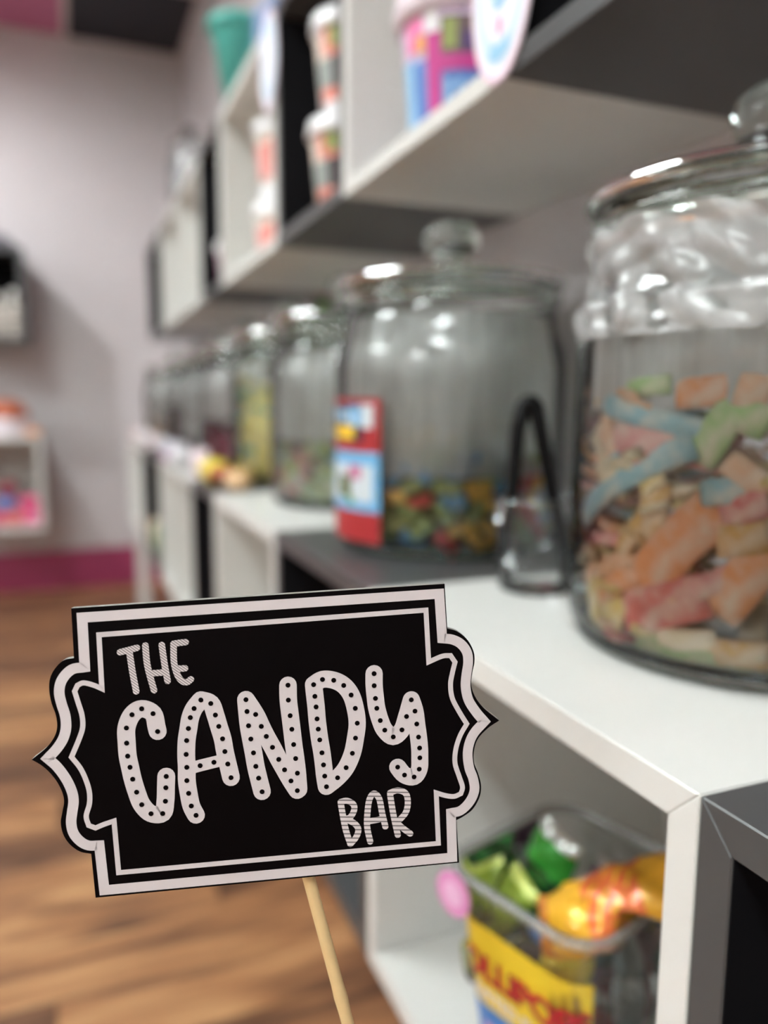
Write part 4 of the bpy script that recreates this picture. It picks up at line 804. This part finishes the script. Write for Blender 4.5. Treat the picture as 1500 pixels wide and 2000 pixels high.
# ------------------------------------------------------------------ the sign in front, on a bamboo skewer
SO = Vector((0.06108, 0.25591, -0.11688+H)); EX = Vector((0.95625, -0.28809, 0.05099)); EY = Vector((-0.02744, 0.08521, 0.99598)); EN = EX.cross(EY)
sg = thing('candy_bar_sign', 'black plaque sign reading THE CANDY BAR with white scalloped border on a bamboo stick', 'sign')
sg.matrix_world = Matrix(((EX.x, EY.x, EN.x, SO.x), (EX.y, EY.y, EN.y, SO.y), (EX.z, EY.z, EN.z, SO.z), (0, 0, 0, 1)))
sblk = mat('sign_black_print', (6, 3, 4), 0.6, 0.06); swht = mat('sign_white_print', (214, 205, 206), 0.5, 0.2); sedge = mat('sign_board_edge', (150, 146, 140), 0.6)
def MM(l): return [(a*0.001, b*0.001) for a, b in l]
def cr(P, closed=False, sub=4, sharp=()):
    out = []; n = len(P); rng = n if closed else n-1
    g = lambda i: P[i % n] if closed else P[max(0, min(n-1, i))]
    for i in range(rng):
        p0, p1, p2, p3 = g(i-1), g(i), g(i+1), g(i+2)
        if i % n in sharp: p0 = (2*p1[0]-p2[0], 2*p1[1]-p2[1])
        if (i+1) % n in sharp: p3 = (2*p2[0]-p1[0], 2*p2[1]-p1[1])
        for k in range(sub):
            t_ = k/sub; q = []
            for d in (0, 1):
                q.append(0.5*(2*p1[d]+(-p0[d]+p2[d])*t_+(2*p0[d]-5*p1[d]+4*p2[d]-p3[d])*t_*t_+(-p0[d]+3*p1[d]-3*p2[d]+p3[d])*t_**3))
            out.append(tuple(q))
    if not closed: out.append(P[-1])
    return out
def corners(P, lim=38):
    n = len(P); s = set()
    for i in range(n):
        a = Vector((P[i][0]-P[i-1][0], P[i][1]-P[i-1][1])); b = Vector((P[(i+1) % n][0]-P[i][0], P[(i+1) % n][1]-P[i][1]))
        if abs(math.degrees(a.angle_signed(b))) > lim: s.add(i)
    return s
def loop_ribbon(P, w_, z):
    n = len(P); v = []; f = []
    for i in range(n):
        a = (Vector(P[i])-Vector(P[i-1])); b = (Vector(P[(i+1) % n])-Vector(P[i])); a.normalize(); b.normalize()
        na = Vector((-a.y, a.x)); nb = Vector((-b.y, b.x)); m_ = na+nb; m_.normalize(); k = min(2.6, 1/max(0.3, m_.dot(na)))
        for s_ in (-1, 1): v.append((P[i][0]+m_.x*w_/2*k*s_, P[i][1]+m_.y*w_/2*k*s_, z))
    for i in range(n): j = (i+1) % n; f.append((2*i, 2*j, 2*j+1, 2*i+1))
    return v, f
def stroke(P, w_, z):
    Q = cr(P, False, 5); n = len(Q); v = []; f = []
    w_ = w_ if isinstance(w_, (list, tuple)) else (w_, w_)
    N_ = []
    for i in range(n):
        d = Vector(Q[min(i+1, n-1)])-Vector(Q[max(i-1, 0)]); d.normalize(); N_.append(Vector((-d.y, d.x)))
    L_ = []; R_ = []
    for i in range(n):
        ww = (w_[0]+(w_[1]-w_[0])*i/(n-1))/2; L_.append(Vector(Q[i])+N_[i]*ww); R_.append(Vector(Q[i])-N_[i]*ww)
    for i in range(n): v += [(L_[i].x, L_[i].y, z), (R_[i].x, R_[i].y, z)]
    for i in range(n-1): f.append((2*i, 2*i+1, 2*i+3, 2*i+2))
    for (i, sgn, ww) in ((0, 1, w_[0]/2), (n-1, -1, w_[1]/2)):
        b0 = len(v); c_ = Vector(Q[i]); nn = N_[i]; dd = Vector((nn.y, -nn.x))*-1*sgn
        v.append((c_.x, c_.y, z))
        for k in range(9): a = PI*k/8; p = c_+nn*math.cos(a)*ww+dd*math.sin(a)*ww; v.append((p.x, p.y, z))
        for k in range(8): f.append((b0, b0+1+k, b0+2+k) if sgn > 0 else (b0, b0+2+k, b0+1+k))
    return v, f
def offset_poly(P, d):
    n = len(P); out = []
    for i in range(n):
        a = (Vector(P[i])-Vector(P[i-1])).normalized(); b = (Vector(P[(i+1) % n])-Vector(P[i])).normalized()
        m_ = Vector((-a.y, a.x))+Vector((-b.y, b.x)); m_.normalize(); out.append((P[i][0]+m_.x*d, P[i][1]+m_.y*d))
    return out
OUT = MM(SIGN_OUTLINE); OUT = cr(OUT, True, 5, corners(OUT)); n = len(OUT)
bm = bmesh.new(); fv = [bm.verts.new((x, y, 0)) for x, y in OUT]; bv = [bm.verts.new((x, y, -0.003)) for x, y in OUT]
ff = bm.faces.new(fv); fb = bm.faces.new(bv[::-1]); sides = []
for i in range(n): j = (i+1) % n; sides.append(bm.faces.new((fv[j], fv[i], bv[i], bv[j])))
bmesh.ops.recalc_face_normals(bm, faces=bm.faces[:]); bm.normal_update()
for s_ in sides: s_.material_index = 1
bmesh.ops.triangulate(bm, faces=[ff, fb])
me = bpy.data.meshes.new('board'); bm.to_mesh(me); bm.free(); me.materials.append(sblk); me.materials.append(sedge)
bo = bpy.data.objects.new('board', me); COL.objects.link(bo); bo.parent = sg
P = MM(BAND_LINE); v, f = loop_ribbon(cr(P, True, 5, corners(P)), 0.0035, 0.00015); mesh('border_band', v, f, swht, sg)
P = MM(THIN_LINE); v, f = loop_ribbon(cr(P, True, 5, corners(P)), 0.00175, 0.00015); mesh('border_line', v, f, swht, sg)
def merge(parts):
    V_ = []; F_ = []
    for v, f in parts: o_ = len(V_); V_ += v; F_ += [tuple(i+o_ for i in q) for q in f]
    return V_, F_
def disc(c, r, z, n=14): return [(c[0]+r*math.cos(2*PI*k/n), c[1]+r*math.sin(2*PI*k/n), z) for k in range(n)], [tuple(range(n))]
for key, strokes in BIG_LETTERS.items():
    V_, F_ = merge([stroke(MM(s_), 0.0061 if not (key == 'A' and k == 2) else 0.0042, 0.0002+0.00002*k) for k, s_ in enumerate(strokes)])
    lo_ = mesh('letter', V_, F_, swht, sg); ds = []; seen = []
    for s_ in strokes:
        for p in MM(s_):
            if all((Vector(p)-Vector(q)).length > 0.0028 for q in seen): seen.append(p); ds.append(disc(p, 0.00088, 0.00032))
    V_, F_ = merge(ds); mesh('dots', V_, F_, sblk, lo_)
def stripe_mat(name, scale, rot, k0, k1):
    m = bpy.data.materials.new(name); m.use_nodes = True; nt = m.node_tree; N = nt.nodes; L = nt.links; b = N['Principled BSDF']; b.inputs['Roughness'].default_value = 0.5
    tc = N.new('ShaderNodeTexCoord'); mp = N.new('ShaderNodeMapping'); mp.inputs['Rotation'].default_value = (0, 0, rot); w_ = N.new('ShaderNodeTexWave'); w_.bands_direction = 'Y'; w_.inputs['Scale'].default_value = scale
    w_.inputs['Distortion'].default_value = 0; L.new(tc.outputs['Object'], mp.inputs[0]); L.new(mp.outputs[0], w_.inputs[0])
    r = N.new('ShaderNodeValToRGB'); r.color_ramp.elements[0].position = k0; r.color_ramp.elements[0].color = (*lin((110, 102, 102)), 1); r.color_ramp.elements[1].position = k1; r.color_ramp.elements[1].color = (*lin((222, 212, 212)), 1)
    L.new(w_.outputs['Fac'], r.inputs[0]); L.new(r.outputs[0], b.inputs['Base Color']); return m
sa = stripe_mat('print_fine_stripes', 400, 0.7, 0.05, 0.5); sb = stripe_mat('print_wide_stripes', 205, 0.1, 0.05, 0.35)
for key, strokes in SMALL_LETTERS.items():
    V_, F_ = merge([stroke(MM(s_), 0.0022, 0.0002+0.00002*k) for k, s_ in enumerate(strokes)]); mesh('letter', V_, F_, sa if key in 'THE' else sb, sg)
bam = mat('bamboo', (232, 200, 146), 0.45, noise=0.08, nscale=120)
d0 = Vector((9.5, -52.3))*0.001; dr = (Vector((20.2, -107.2))*0.001-d0).normalized()
pts = []; rr = []
for i in range(40):
    s_ = -0.035+0.22*i/39; p = d0+dr*s_; pts.append((p.x, p.y, -0.0056)); rr.append(0.0023+(0.00025 if i in (15, 30) else 0))
tube('stick', pts, rr, bam, sg, 16)
tube('tape', [pts[1], pts[4]], 0.00256, mat('clear_tape', (200, 200, 196), 0.3), sg, 16)
